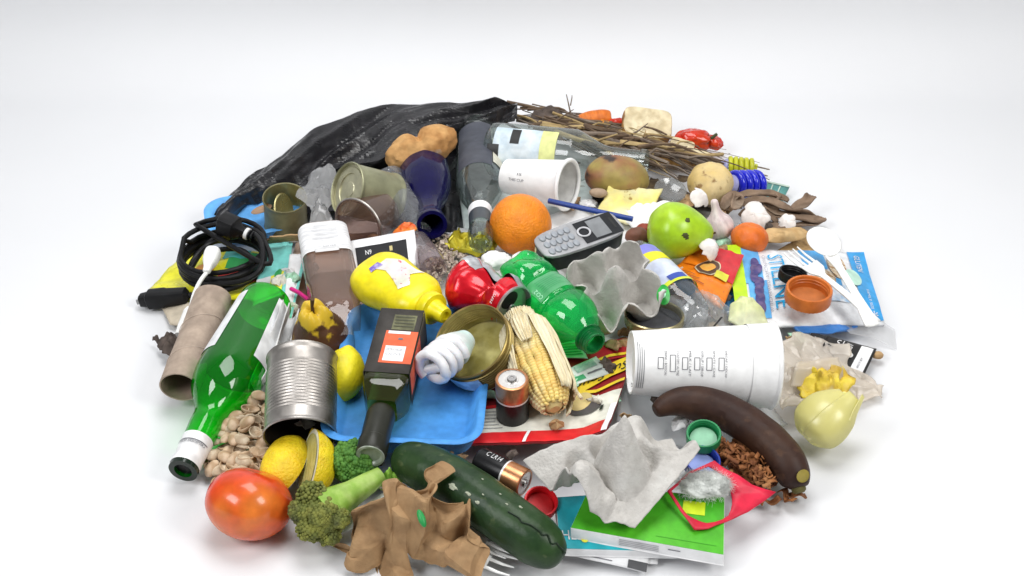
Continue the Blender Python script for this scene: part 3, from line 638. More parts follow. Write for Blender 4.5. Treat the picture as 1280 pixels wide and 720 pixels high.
# steel can with lemon
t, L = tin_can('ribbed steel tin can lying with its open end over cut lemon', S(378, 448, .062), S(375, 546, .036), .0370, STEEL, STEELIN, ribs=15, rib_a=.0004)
LEM = mat('lemon_skin', (.86, .66, .02), .38, c2=(.80, .55, .015), ns=30, bump=.8, bs=380, sss=.1)
def lemon_half(name, label, c, ax, up, flesh=True, rr=(.024, .024, .036)):
    """half lemon, cut plane through the long axis (local y=0 side), rounded on +y"""
    M, _ = axis(c, c+V(ax), up); t = thing(name, label, 'lemon', M)
    vs, fs = [], []; nu, nv = 22, 20
    for j in range(nv+1):
        th = PI*j/nv; nip = 1+.10*math.exp(-(math.sin(th)/.25)**2)
        for i in range(nu+1):
            a = PI*i/nu; k = 1+.03*N(math.cos(a)*2, math.sin(a)*2, th*2)
            vs.append(V((rr[0]*math.sin(th)*math.cos(a)*k, rr[1]*math.sin(th)*math.sin(a)*k, -rr[2]*math.cos(th)*nip)))
    fs = [(j*(nu+1)+i, j*(nu+1)+i+1, (j+1)*(nu+1)+i+1, (j+1)*(nu+1)+i) for j in range(nv) for i in range(nu)]
    obj('peel', (vs, fs), LEM, t)
    def face(k, y, n=40): 
        return [V((0, y, 0))]+[V((rr[0]*k*math.sin(a), y, -rr[2]*k*math.cos(a))) for a in [2*PI*i/n for i in range(n)]], [(0, 1+i, 1+(i+1) % n) for i in range(n)]
    obj('pith', face(1.0, -.0002), mat('pith', (.82, .80, .62), .6), t)
    fl = mat('lemon_flesh', (.62, .58, .22), .25, c2=(.50, .46, .14), ns=60, aniso=(3, 3, 1), bump=.3)
    obj('flesh', face(.87, -.0012), fl, t); return t
lemon_half('cut_lemon', 'bright yellow lemon half, peel side up, at the steel can mouth', S(358, 584, .020), (.20, .9, .22), (-.55, -.35, .75), rr=(.025, .026, .036))
lemon_half('cut_lemon', 'lemon wedge showing its pale cut flesh at the steel can mouth', S(386, 579, .032), (-.04, .9, .25), (.66, .54, -.22), rr=(.027, .028, .038))
def lemonf(d):
    return 1+.12*math.exp(-((1-abs(d.z))/.05))+.02*N(d.x*3, d.y*3, d.z*3)
M, _ = axis(S(430, 468, .036), S(430, 468, .036)+V((.15, .8, .6)))
solo('whole_lemon', 'small whole yellow lemon between steel can and blue tray', 'lemon', blob(.0225, .0225, .029, 40, 28, lemonf), mat('lemon_skin_bright', (.86, .74, .02), .4, c2=(.82, .68, .015), ns=14, bump=.35, bs=260), M)
# pistachio shells
def shell():
    vs, fs = [], []; nu, nv = 9, 8
    for j in range(nv+1):
        th = PI*j/nv
        for i in range(nu+1):
            a = PI*i/nu; vs.append(V((.0062*math.sin(th)*math.cos(a), -.0095*math.cos(th), -.0058*math.sin(th)*math.sin(a))))
    return vs, [(j*(nu+1)+i, j*(nu+1)+i+1, (j+1)*(nu+1)+i+1, (j+1)*(nu+1)+i) for j in range(nv) for i in range(nu)]
pm1 = mat('pistachio_shell', (.62, .47, .32), .6, c2=(.50, .34, .20), ns=120, bump=.2)
pm2 = mat('pistachio_shell_pale', (.68, .58, .43), .6, c2=(.55, .42, .28), ns=90, bump=.2)
proto = None; spots = []
def inpoly(x, y, pg):
    r = False
    for i in range(len(pg)):
        (x1, y1), (x2, y2) = pg[i], pg[i-1]
        if (y1 > y) != (y2 > y) and x < (x2-x1)*(y-y1)/(y2-y1)+x1: r = not r
    return r
pg = [(256, 572), (282, 530), (322, 494), (342, 498), (346, 555), (352, 588), (318, 598), (276, 592)]
tries = 0
while len(spots) < 78 and tries < 9000:
    tries += 1; x, y = R.uniform(252, 352), R.uniform(494, 600); d = min([math.hypot(x-a, (y-b)*1.5) for a, b in spots]+[99])
    if inpoly(x, y, pg) and d > 7.0: spots.append((x, y))
spots += [(272, 603), (280, 606), (266, 586), (300, 604)]
meA = meB = None
for i, (x, y) in enumerate(spots):
    inn = min(1, max(0, min((x-258)/40, (352-x)/25, (602-y)/40)))
    c = S(x, y, .006+.018*inn*R.random()**.7)
    fl = R.random() < .5
    Mx = Matrix.Translation(c) @ Matrix.Rotation(R.uniform(0, 6.28), 4, 'Z') @ Matrix.Rotation((0 if fl else PI)+R.uniform(-.7, .7), 4, V((R.uniform(-1, 1), R.uniform(-1, 1), 0.01)))
    if proto is None:
        proto = o = obj('pistachio_shell', shell(), pm1, solid=.001, off=1); meA = o.data; meB = o.data.copy(); meB.materials[0] = pm2
    else:
        o = proto.copy(); COL.objects.link(o); o.data = meA if R.random() < .55 else meB
    o.matrix_world = Mx
    pale = o.data is not meA; tag(o, 'half pistachio shell, %s, lying %s beside the steel can' % ('pale cream' if pale else 'tan', 'open side up' if fl else 'rounded side up'), 'nut shell', '%s pistachio shells %s' % ('pale cream' if pale else 'tan', 'open side up' if fl else 'rounded side up'))

# ================================================================== CENTRE
# blue foam tray
c0 = S(516, 484, .004)
foam_tray('blue foam tray holding the square oil bottle and white spiral bulb', c0, (1, -.05, 0), .083, .120, .026, BLUEF, (0, -.03, 1))
# square oil bottle on the tray
M, L = axis(S(506, 405, .048), S(463, 570, .044)); t = thing('oil_bottle', 'dark square oil bottle with an orange label lying on the blue tray', 'bottle', M)
hb = .0235
pr = [(0, .001), (hb*.92, 0), (hb, .003), (hb, L*.55), (hb*.98, L*.58), (hb*.86, L*.62), (hb*.64, L*.68), (hb*.58, L*.74), (hb*.56, L*.90), (hb*.60, L*.905), (hb*.60, L*.97)]
obj('bottle_glass', lathe([p for p in pr if p[1] <= L*.70], 48, 9), OLIVEG, t)
nk = mat('neck_capsule', (.022, .023, .016), .35, rv=.1, spec=.3)
obj('neck_capsule', lathe([(hb*.56, L*.685), (hb*.64, L*.72), (hb*.62, L*.90), (hb*.66, L*.905), (hb*.66, L*.985), (hb*.6, L)], 40), nk, t)
obj('pourer', lathe([(hb*.62, L*.99), (hb*.6, L*1.004), (hb*.50, L*1.004), (hb*.42, L*.994), (hb*.40, L*.988), (0, L*.988)], 40), mat('pourer_plastic', (.35, .38, .33), .25, c2=(.22, .26, .2), ns=60), t)
kk = hb+.0005
Ft = lambda u, v, off=0: V((lerp(kk*.98, -kk*.98, u), kk+off, lerp(L*.015, L*.52, v)))   # top face, u across, v towards neck
Fs = lambda u, v, off=0: V((kk+off, lerp(kk*.95, -kk*.9, u), lerp(L*.015, L*.52, v)))
wl = obj('wrap_label', join(grid(lambda u, v: Ft(1-u, v), 4, 4), grid(lambda u, v: Fs(u, v), 4, 4), grid(lambda u, v: V((-kk, lerp(kk*.95, -kk*.9, u), lerp(L*.015, L*.52, v))), 4, 4)), mat('label_charcoal', (.055, .050, .046), .6, c2=(.07, .064, .058), ns=20, spec=.15), t, solid=.0003)
ORL = mat('orange_label', (.80, .13, .045), .45)
def fp(F, name, u0, u1, v0, v1, m, off=.0006): return obj(name, grid(lambda u, v: F(u, v, off), 3, 3, u0, u1, v0, v1), m, wl)
# local +x points to picture left when +z runs towards the camera
fp(Ft, 'orange_block', .01, .74, .36, .86, ORL); fp(Fs, 'orange_block', .02, .7, .38, .98, ORL)
fp(Ft, 'white_block', .20, .66, .60, .83, WHITE, .0010); fp(Ft, 'white_strip', .18, .68, .365, .41, WHITE, .0010); fp(Ft, 'grey_mark', .32, .42, .47, .50, INK, .0010)
fp(Ft, 'olive_block', .12, .64, .10, .34, mat('olive_block', (.16, .16, .08), .5, c2=(.10, .10, .05), ns=90), .0006)
for k in range(4): fp(Ft, 'printed_line', .16, .60, .13+k*.05, .145+k*.05, mat('olive_line', (.06, .06, .035), .5), .0010)
for k, s in enumerate(('EXTRA VIRGIN', 'OLIVE')): text_on(wl, Ft, s, .62, .26, .68+k*.07, .64+k*.07, mat('pale_ink', (0, 0, 0)), 0, .0014)
# white spiral bulb
M, L = axis(S(576, 430, .050), S(540, 460, .056)); t = thing('spiral_bulb', 'white spiral energy saving bulb lying on the blue tray edge', 'light bulb', M)
WG = mat('bulb_white', (.84, .84, .86), .3, sss=.1)
rc = .0162; hel = [V((rc*math.cos(i*2*PI/32), rc*math.sin(i*2*PI/32), L*.30+.0115*i/32)) for i in range(0, 32*3)]
zt_ = hel[-1].z; hel += [V((rc*math.cos(i*2*PI/32), rc*math.sin(i*2*PI/32), zt_+.003)) for i in range(0, 22)]
hel += [V(p) for p in cr([tuple(hel[-1]), (-.013, -.010, zt_+.002), (-.004, -.006, zt_-.003), (.006, -.003, zt_-.010)], 5)][1:]
obj('glass_spiral', tube(hel, .0054, 12), WG, t)
obj('bulb_base', lathe(cr([(0, -.012), (.010, -.012), (.0135, -.004), (.018, L*.15), (.0185, L*.26), (.012, L*.30)], 4)+[(0, L*.30)], 32), mat('base_mint', (.62, .78, .74), .4, c2=(.78, .82, .80), ns=40), t)
# gold shallow can with peeled lid
b = S(606, 444, .030); ax = V((-.42, -.40, .82)).normalized()
t, L = tin_can('shallow gold tin can with ribbed side and open mouth by the corn', b, b+ax*.036, .043, mat('gold_ribbed', (.36, .27, .09), .35, .7, c2=(.24, .17, .06), ns=30), GOLD, ribs=6, rib_a=.0018)
obj('residue', lathe([(0, .006), (.034, .0055), (.037, .005)], 40), mat('oily_gold', (.58, .52, .20), .3, .2, c2=(.42, .36, .10), ns=50, bump=.5, bs=60), t)
ld = t.matrix_world.inverted().to_3x3() @ V((-.25, -.85, -.35)); la = math.atan2(ld.y, ld.x)
obj('paper_label', lathe([(.0447, .006), (.0447, .028)], 24, 0, la-.75, la+.35), mat('can_label', (.66, .74, .84), .5, c2=(.45, .52, .62), ns=120), t)
# yellow squeeze bottle
M, L = axis(S(462, 340, .056), S(557, 395, .058), (0.1, -.35, 1)); t = thing('squeeze_bottle', 'yellow plastic squeeze bottle with a half torn label', 'bottle', M)
YEL = mat('mustard_yellow', (.86, .73, .015), .32, c2=(.84, .70, .012), ns=10, bump=.08, bs=60, rv=.06)
pr = [(0, .003), (.022, .0)]+cr([(.030, .002), (.0345, .012), (.036, L*.22), (.0335, L*.36), (.0315, L*.46), (.0325, L*.56), (.031, L*.66), (.0255, L*.74)], 5)
fy = .66
obj('bottle_body', lathe(pr+[(.018, L*.775), (.016, L*.78)], 52, 2.6, fy=fy), YEL, t)
n1 = obj('collar', lathe([(.0162, L*.775), (.018, L*.78), (.0185, L*.785), (.0185, L*.845), (.0178, L*.86), (.011, L*.865)], 48), YEL, t)
obj('nozzle', lathe([(.0125, L*.86), (.0108, L*.91), (.0092, L*.985), (.0085, L), (.005, L), (.0045, L*.97), (0, L*.965)], 40), YEL, t)
def Fm(u, v, off=0):
    a = lerp(PI*.24, PI*.80, u); z = lerp(L*.16, L*.64, v); c_, s_ = abs(math.cos(a)), abs(math.sin(a)); k = (c_**2.6+s_**2.6)**(-1/2.6); r = rat(pr, z)+off+.0006
    return V((r*k*math.cos(a), r*k*math.sin(a)*fy, z))
def torn(uv, m, off, name):
    n = len(uv); c = (sum(p[0] for p in uv)/n, sum(p[1] for p in uv)/n); vs = [Fm(*c, off)]; fs = []
    lp = []
    for i in range(n):
        for s in range(5):
            a, b_ = uv[i], uv[(i+1) % n]; q = (lerp(a[0], b_[0], s/5), lerp(a[1], b_[1], s/5)); j = .02*N(i*3+s, 2.2, 4); lp.append((q[0]+j, q[1]-j))
    nn = len(lp)
    for k in (.34, .67, 1): vs += [Fm(lerp(c[0], q[0], k), lerp(c[1], q[1], k), off) for q in lp]
    fs += [(0, 1+i, 1+(i+1) % nn) for i in range(nn)]
    for k in range(2): fs += [(1+k*nn+i, 1+(k+1)*nn+i, 1+(k+1)*nn+(i+1) % nn, 1+k*nn+(i+1) % nn) for i in range(nn)]
    return obj(name, (vs, fs), m, t)
torn([(.62, .10), (.30, .06), (.10, .30), (.05, .85), (.30, .72), (.52, .95), (.72, .86), (.60, .60), (.52, .30)], mat('torn_paper', (.78, .68, .70), .6, c2=(.72, .72, .60), ns=50, c3=(.60, .12, .18), ns3=120, lo3=.62, hi3=.66), .0006, 'torn_label')
torn([(.66, .02), (.46, .02), (.46, .16), (.70, .14)], mat('violet_print', (.16, .10, .42), .5, c2=(.5, .45, .7), ns=150), .0010, 'label_print')
# crushed red can
M, L = axis(S(577, 350, .054), S(633, 381, .056), (0, -.3, 1)); L = max(L, .085)
t = thing('drink_can', 'crushed red and silver drink can lying by the green bottle', 'can', M)
def crush(p, a, z):
    q = z/L; e = math.exp(-((q-.50)/.16)**2); up = max(0, math.sin(a-.3))
    k = 1-.42*e*up**.8-.10*e+.05*N(math.cos(a)*1.6, math.sin(a)*1.6, q*4)*(1 if .06 < q < .92 else 0)
    k += .20*facet(a*1.4+q*1.2, q*3.6+a*.7, 3)*sstep(.05, .2, q)*sstep(.95, .75, q)
    cre = .10*math.exp(-((q-.28-.12*math.cos(a*1.5))/.05)**2)*max(0, math.sin(a))
    k -= cre
    return V((p.x*k, p.y*k-.006*e, p.z+.006*math.sin(a)*e))
rr = .0315
pr = [(0, .004), (.022, .003), (.024, 0), (.027, .002), (rr, .009)]+[(rr, lerp(.012, L-.013, i/70)) for i in range(71)]+[(.0285, L-.006), (.0262, L-.003)]
def canpart(a0, a1, m, nm): return obj(nm, lathe(pr, 80, 0, a0, a1, dent=crush), m, t, sharp=8)
RED = mat('can_red', (.70, .005, .018), .25, .35, c2=(.62, .004, .014), ns=20, coat=.4)
SIL = mat('can_silver', (.66, .67, .68), .3, .9, c2=(.55, .56, .58), ns=60)
canpart(PI*.32, PI*1.55, RED, 'red_wall'); canpart(PI*1.55, PI*2.32, SIL, 'silver_wall')
Fc = lambda u, v, off=0: (lambda a, z: crush(V(((rr+.0007+off)*math.cos(a), (rr+.0007+off)*math.sin(a), z)), a, z))(lerp(PI*.92, PI*.40, u), lerp(L*.95, L*.62, v))
text_on(t, Fc, 'zero', .30, .52, .08, .26, mat('can_white', (.8, .8, .8), .4), 0, .0006)
obj('silver_flash', grid(lambda u, v: (lambda a, z: crush(V(((rr+.0006)*math.cos(a), (rr+.0006)*math.sin(a), z)), a, z))(lerp(PI*.33, PI*.47, u), lerp(L*.06, L*.30, v)), 8, 8), SIL, t)
obj('lid', lathe([(.0262, L-.003), (.0268, L), (.0252, L+.0005), (.0240, L-.002), (.0232, L-.005), (0, L-.005)], 48), SIL, t)
obj('mouth_hole', xf(lathe([(0, 0), (1, 0)], 28), Matrix.Translation((0, .0105, L-.0046)) @ Matrix.Diagonal((.0125, .0092, 1, 1))), mat('hole_black', (.006, .005, .005), .6), t)
obj('pull_tab', xf(tube([V((.0055*math.cos(a), .0095*math.sin(a)-.006, L-.0035)) for a in [2*PI*i/20 for i in range(20)]], .0013, 8, closed=True), Matrix()), SIL, t)
# green PET bottle
M, L = axis(S(648, 338, .046), S(744, 430, .046)); t = thing('green_bottle', 'crushed green plastic soda bottle with its open neck beside the corn cob', 'bottle', M)
def petdent(p, a, z):
    q = z/L; k = 1.0
    if q < .62: k += .09*N(math.cos(a)*1.5+4, math.sin(a)*1.5, q*7)-.05*abs(N(a*2, q*9, 2))
    if q < .36: k += .13*facet(a*1.9, q*11+a, 6)*sstep(.36, .26, q)
    if q < .10: k *= 1+.10*math.cos(5*a)
    if .30 < q < .36: k *= .96
    return V((p.x*k, p.y*k, p.z))
pr = cr([(.0, .010), (.010, .004), (.021, .0), (.0285, .006), (.0315, .022), (.0310, L*.26), (.0275, L*.31), (.0305, L*.36), (.0310, L*.54), (.0290, L*.58), (.0325, L*.63), (.0325, L*.70), (.029, L*.77), (.021, L*.85), (.0135, L*.895), (.0128, L*.91)], 5)
obj('bottle_body', lathe(pr, 60, dent=petdent), GREENP, t)
GN = mat('green_neck', (.01, .24, .06), .18, trans=.35)
nk = obj('neck', lathe([(.0128, L*.905), (.0165, L*.91), (.0165, L*.918), (.0128, L*.922), (.0128, L), (.0108, L), (.0108, L*.90)], 40), GN, t)
obj('thread', join(*[lathe([(.0128, L*z), (.0146, L*(z+.006)), (.0128, L*(z+.012))], 36) for z in (.935, .955, .975)]), GN, nk)
lbm = thin('green_label_film', (.55, .90, .66), (.3, .7, .42), .2, .55, (.28, .80, .46))
obj('label', lathe([(rat(pr, z)+.0012, z) for z in [lerp(L*.36, L*.56, i/8) for i in range(9)]], 30, 0, PI*.34, PI*.80, dent=petdent), lbm, t)
Fg = lambda u, v, off=0: (lambda a, z: petdent(V(((rat(pr, z)+.0014+off)*math.cos(a), (rat(pr, z)+.0014+off)*math.sin(a), z)), a, z))(lerp(PI*.79, PI*.36, u), lerp(L*.55, L*.365, v))
LN = mat('label_ink_green', (.03, .30, .12), .5)
for k in range(7): obj('printed_line', grid(lambda u, v: Fg(u, v, .0006), 6, 1, .22, .90-.08*(k % 3), .18+k*.10, .20+k*.10), LN, t)
text_on(t, Fg, 'CO2', .03, .15, .05, .55, mat('pale_green_ink', (.5, .9, .65), .5), 1, .0008)
# standing battery
def battery(label, base, tip, r, copper_end=True):
    M, L = axis(base, tip); t = thing('battery', label, 'battery', M)
    obj('black_sleeve', lathe([(0, .0), (r*.9, 0), (r*.97, .001), (r, .002), (r, L*.60)], 44), mat('battery_black', (.008, .008, .009), .32, spec=.28), t)
    obj('white_ring', lathe([(r*1.004, L*.595), (r*1.008, L*.60), (r*1.008, L*.625), (r*1.004, L*.63)], 44), mat('ring_silver', (.75, .74, .72), .35, .3), t)
    obj('copper_sleeve', lathe([(r, L*.625), (r, L*.975), (r*.985, L*.99), (r*.93, L), (r*.82, L)], 44), mat('copper_wrap', (.58, .27, .13), .3, .75, c2=(.50, .22, .10), ns=14, rv=.06), t)
    obj('top_plate', lathe([(r*.82, L*.998), (r*.80, L*.985), (r*.40, L*.985), (r*.38, L*.99), (0, L*.99)], 44), mat('battery_plate', (.68, .66, .63), .3, .9), t)
    obj('terminal', lathe([(r*.30, L*.985), (r*.29, L*1.02), (r*.26, L*1.03), (r*.14, L*1.03), (r*.12, L*1.02), (0, L*1.02)], 30), mat('terminal_metal', (.45, .44, .43), .25, 1), t)
    return t, M, L
b = S(641, 525, .001)
battery('copper topped battery standing upright by the corn cob', b, b+V((-.001, -.006, .058)), .0172)
t, M, L = battery('copper topped battery lying on its side above the cucumber', S(598, 576, .024), S(656, 604, .026), .0145)
Fz = lambda u, v, off=0: V(((.0146+off)*math.cos(lerp(2.3, .9, v)), (.0146+off)*math.sin(lerp(2.3, .9, v)), lerp(.003, L*.55, u)))
text_on(t, Fz, 'C LR14', .25, .9, .40, .72, mat('pale_print', (1, 1, 1)), 0, .0006)
# corn cob
def corn():
    M, L = axis(S(650, 402, .052), S(694, 512, .030)); t = thing('corn_cob', 'yellow corn cob partly wrapped in pale husk beside the standing battery', 'corn cob', M)
    pf = [(.012, 0), (.022, L*.12), (.0245, L*.35), (.0235, L*.62), (.019, L*.86), (.012, L*.96), (.006, L)]
    obj('cob_core', lathe([(0, 0)]+[(r*.9, z) for r, z in pf]+[(0, L)], 24), mat('cob_core', (.62, .48, .20), .7), t)
    vs, fs = [], []; rows = 18; per = 34
    for k in range(rows):
        for i in range(per):
            z = L*(.03+.95*i/per)+.5*L/per*(k % 2); r = rat(pf, z); a = 2*PI*k/rows+.08*N(i*.3, k, 1); w_ = 2*PI*r/rows*.54; h_ = L/per*.56
            j = 1+.25*N(k*1.7, i*1.9, 4); o = len(vs)
            ux = V((-math.sin(a), math.cos(a), 0)); n = V((math.cos(a), math.sin(a), 0)); c = n*(r*.93)+V((0, 0, z))
            for (s, e, d) in ((1, 1, 0), (-1, 1, 0), (-1, -1, 0), (1, -1, 0), (.72, .7, .0032*j), (-.72, .7, .0032*j), (-.72, -.7, .0032*j), (.72, -.7, .0032*j)):
                vs.append(c+ux*(s*w_)+V((0, 0, e*h_))+n*d)
            vs.append(c+n*(.0042*j))
            for q in range(4): fs.append((o+q, o+(q+1) % 4, o+4+(q+1) % 4, o+4+q)); fs.append((o+4+q, o+4+(q+1) % 4, o+8))
    kn = obj('kernels', (vs, fs), mat('kernel_yellow', (.82, .64, .22), .38, c2=(.76, .52, .16), ns=90, c3=(.84, .74, .44), ns3=20, lo3=.45, hi3=.6, sss=.08), t, sharp=0); kn['kind'] = 'stuff'
    HUSK = mat('corn_husk', (.82, .74, .52), .6, c2=(.74, .62, .38), ns=60, aniso=(8, 8, .6), bump=.4, bs=90, c3=(.80, .72, .54), ns3=15)
    def husk(a0, a1, z0, z1, lift, seed, tipw=.3):
        def f(u, v):
            z = lerp(z0, z1, v); w_ = lerp(1, tipw, v**2); a = lerp(a0, a1, .5+(u-.5)*w_); r = rat(pf, max(0, min(L, z)))*1.06+.0036+lift*v**2+.0022*N(u*5+seed, v*4, 1)+.001*math.sin(u*34)
            return V((r*math.cos(a), r*math.sin(a), z))
        obj('husk_leaf', grid(f, 18, 22), HUSK, t, solid=.0008)
    husk(-.6, .85, -.008, L*.90, .005, 1, .6); husk(.35, 1.5, -.008, L*.90, .0030, 5, .5); husk(2.35, 3.3, -.008, L*.62, .004, 9, .5); husk(-1.1, -.1, -.006, L*1.02, .007, 13, .3); husk(1.5, 2.3, -.008, L*.40, .002, 17, .5)
    SILK = obj('husk_rib', tube([V((.030*math.cos(a), .030*math.sin(a), z)) for a, z in ((.2, L*.72), (-.1, L*.84), (.15, L*.96), (.6, L*1.02))], [.001, .0022, .002, .001], 8), HUSK, t)
corn()
# red food packet
sh = Sheet([(548, 563, .006), (757, 556, .012), (800, 420, .012), (592, 462, .006)], .003, 3, 14, curl=lambda u, v: .012*sstep(.82, 1, u)*(1-v)+.006*sstep(.18, 0, v)).root('food_packet', 'red and cream food packet with yellow lettering under the corn cob', 'food packet')
sh.main('packet_card', mat('packet_maroon', (.30, .015, .02), .4, c2=(.24, .012, .016), ns=10), 30, .002)
PR = mat('packet_red', (.72, .02, .025), .38); PC = mat('packet_cream', (.76, .75, .66), .5, c2=(.70, .69, .60), ns=30)
sh.patch('cream_panel', 0, 1, .13, .44, PC, .0010, 20); sh.patch('red_border', 0, .985, 0, .145, PR, .0016, 20); sh.patch('red_stripe', .02, .62, .44, .48, PR, .0016)
sh.patch('white_gap', .50, .52, .0, .15, WHITE, .0024, 8); sh.patch('white_end', .965, 1.0, 0, .30, WHITE, .0024, 8)
sh.patch('red_corner', .72, 1, .80, 1, mat('packet_red2', (.45, .02, .03), .4), .0016)
for k in range(6): sh.patch('text_line', .03, .34-.03*(k % 3), .19+k*.04, .196+k*.04, INK, .0020, 6)
YB = mat('packet_yellow', (.86, .62, .03), .45)
def strip(pts, wd, m, off, name):
    def f(u, v):
        k = u*(len(pts)-1); i = min(len(pts)-2, int(k)); q = k-i; a, b_ = pts[i], pts[i+1]; return sh.f(lerp(a[0], b_[0], q), lerp(a[1], b_[1], q)+(v-.5)*wd, off)
    return obj(name, grid(f, 20, 4), m, sh.t)
strip([(.68, .56), (.76, .60), (.86, .66), (1, .72)], .18, YB, .0022, 'yellow_banner'); strip([(.66, .55), (.74, .50), (.84, .48), (1, .52)], .028, YB, .0026, 'yellow_outline'); strip([(.72, .80), (.84, .84), (1, .83)], .028, YB, .0026, 'yellow_outline')
Ftx = lambda u, v, off=0: (lambda k: sh.f(lerp(.69, .99, u), lerp(.565, .715, u)+(v-.5)*.13, off))(0)
text_on(sh.t, lambda u, v, off=0: Ftx(1-u, 1-v, off), 'SunSpud', .02, .98, 0, 1, BLACKM, 0, .0030)
sh.disc('pie_photo', .62, .50, .09, .10, mat('food_yellow', (.72, .50, .12), .5, c2=(.82, .66, .25), ns=60), .0024); sh.disc('pie_photo', .76, .40, .07, .09, mat('food_tan', (.66, .52, .22), .5), .0028); sh.disc('bowl_photo', .80, .33, .10, .07, mat('bowl_dark', (.09, .08, .08), .4), .0024)
sh.patch('printed_mark', .90, .92, .26, .31, BLACKM, .0030, 3)
s2 = Sheet([(716, 482, .012), (763, 466, .014), (745, 445, .014), (703, 464, .012)], .001, 2, 3).root('sticker_card', 'small white card with green print beside the green bottle neck', 'card')
s2.main('card_sheet', mat('mint_card', (.78, .84, .80), .5), 8); s2.patch('green_print', .30, .85, .55, .92, mat('mint_print', (.30, .55, .45), .5, c2=(.5, .7, .6), ns=200)); s2.patch('green_block', .06, .40, .12, .40, mat('green_block', (.06, .38, .16), .5)); s2.patch('text_line', .5, .9, .28, .36, INK)
s2 = Sheet([(690, 446, .012), (735, 448, .014), (722, 424, .016), (690, 432, .014)], .001, 2, 8).root('foil_scrap', 'pale green striped wrapper scrap under the green bottle', 'wrapper'); s2.main('wrapper_sheet', mat('pale_green_film', (.45, .75, .55), .35), 8)
for k in range(5): s2.patch('text_line', .1, .9, .15+k*.16, .20+k*.16, mat('label_ink_green', (0, 0, 0)))
# loose white balls and yellow foil, crumbs
for k, (x, y, rx, ry, lab) in enumerate(((620, 326, .017, .013, 'crumpled white tissue ball behind the red can'), (653, 326, .014, .012, 'smaller white tissue wad touching the green bottle base'))):
    solo('tissue_wad', lab, 'tissue', blob(rx, ry, ry*.8, 28, 18, lambda d: 1+.25*N(d.x*2.5+k*9, d.y*2.5, d.z*2.5)), mat('tissue', (.84, .84, .83), .8, bump=.3), S(x, y, .032))
m, c = radial((592, 302, .016), [(552, 306, .014), (566, 296, .018), (585, 290, .02), (618, 290, .02), (625, 306, .016), (608, 318, .014), (575, 316, .012)], .010, .014, 55, 6)
solo('yellow_foil', 'crinkled olive yellow foil wrapper under the glass bottle neck', 'foil', m, mat('yellow_foil', (.62, .52, .04), .28, .35, c2=(.46, .42, .04), ns=40), c, solid=.0005, sharp=20)
def crumbs():
    vs, fs = [], []; mi = []
    c = S(548, 322, .01)
    for i in range(420):
        x, y = R.gauss(549, 15), R.gauss(322, 12); p = S(x, y, .010+R.random()*.016*math.exp(-((x-548)/16)**2))-c; s = R.uniform(.0008, .0030)
        Mx = Matrix.Translation(p) @ Matrix.Rotation(R.uniform(0, 6), 4, V((R.random(), R.random(), R.random()))) @ Matrix.Diagonal((s, s*R.uniform(.5, 1.3), s*.5, 1))
        o = len(vs); v, f = box(-1, 1, -1, 1, -1, 1); vs += [Mx @ q for q in v]; fs += [tuple(a+o for a in g) for g in f]
    o = obj('shredded_bits', (vs, fs), mat('confetti', (.66, .56, .48), .7, c2=(.30, .22, .18), ns=260, c3=(.62, .55, .30), ns3=180), smooth=False); o.location = c
    tag(o, 'heap of fine multicoloured shredded bits behind the red can', 'shreds', kind='stuff')
crumbs()
# clear ribbed cup behind yellow bottle
M, L = axis(S(523, 300, .03), S(541, 336, .028)); t = thing('clear_bottle', 'small clear bottle neck lying between yellow bottle and shredded bits', 'bottle', M)
obj('bottle_body', lathe([(.012, 0), (.014, L*.3), (.016, L*.6), (.0175, L*.8), (.0175, L), (.016, L), (.0155, L*.8), (0, L*.8)], 36), thin('pink_clear', (.82, .76, .78), (.5, .42, .44), .05, .25, (.72, .62, .64)), t)
# cordless phone
A, B, C, D = (P(*q, .107) for q in ((659, 302), (690, 317), (790, 291), (754, 274)))
z0 = .088
pa = S(674, 309, .068); pb = S(773, 282, .070); M = flat((pa+pb)/2, pb-pa, V((.02, -.22, 1))); L = (pb-pa).length
t = thing('cordless_phone', 'grey and black cordless phone with round keys beside the orange', 'phone', M)
W = .046
def phone_ring(k, z):
    pts = []; n = 48
    for i in range(n):
        a = 2*PI*i/n; c_, s_ = math.cos(a), math.sin(a); e = (abs(c_)**5+abs(s_)**5)**(-1/5)
        x = L/2*c_*e; y = W/2*s_*e*(1-.10*math.cos(PI*x/L)**2*0-.06*abs(x)/(L/2)); pts.append(V((x*k, y*k, z)))
    return pts
def loft(rows, cap0=True, cap1=True):
    n = len(rows[0]); vs = [p for r_ in rows for p in r_]; fs = [(j*n+i, j*n+(i+1) % n, (j+1)*n+(i+1) % n, (j+1)*n+i) for j in range(len(rows)-1) for i in range(n)]
    if cap1: fs.append(tuple((len(rows)-1)*n+i for i in range(n)))
    if cap0: fs.append(tuple(reversed(range(n))))
    return vs, fs
obj('phone_back', loft([phone_ring(.90, -.023), phone_ring(.97, -.020), phone_ring(.985, .0005)]), mat('phone_dark', (.014, .014, .016), .45, rv=.08, spec=.25), t, sharp=45)
obj('phone_front', loft([phone_ring(.985, -.0002), phone_ring(1.0, .0006), phone_ring(1.0, .0025), phone_ring(.98, .0035)]), mat('phone_silver', (.38, .38, .39), .42, .3, rv=.05), t, sharp=45)
Fp = lambda u, v, off=0: V((lerp(-L/2, L/2, u), lerp(-W/2, W/2, v), .0036+off))
fc = obj('display_panel', grid(lambda u, v: Fp(u, v, .0004), 12, 6, .50, .965, .10, .90), mat('phone_dark_gloss', (.016, .017, .020), .3, spec=.25), t)
obj('screen', grid(lambda u, v: Fp(u, v, .0009), 8, 4, .64, .83, .17, .83), mat('lcd', (.22, .23, .24), .3), fc)
obj('earpiece_slot', grid(lambda u, v: Fp(u, v, .0009), 4, 4, .90, .925, .3, .7), BLACKM, fc)
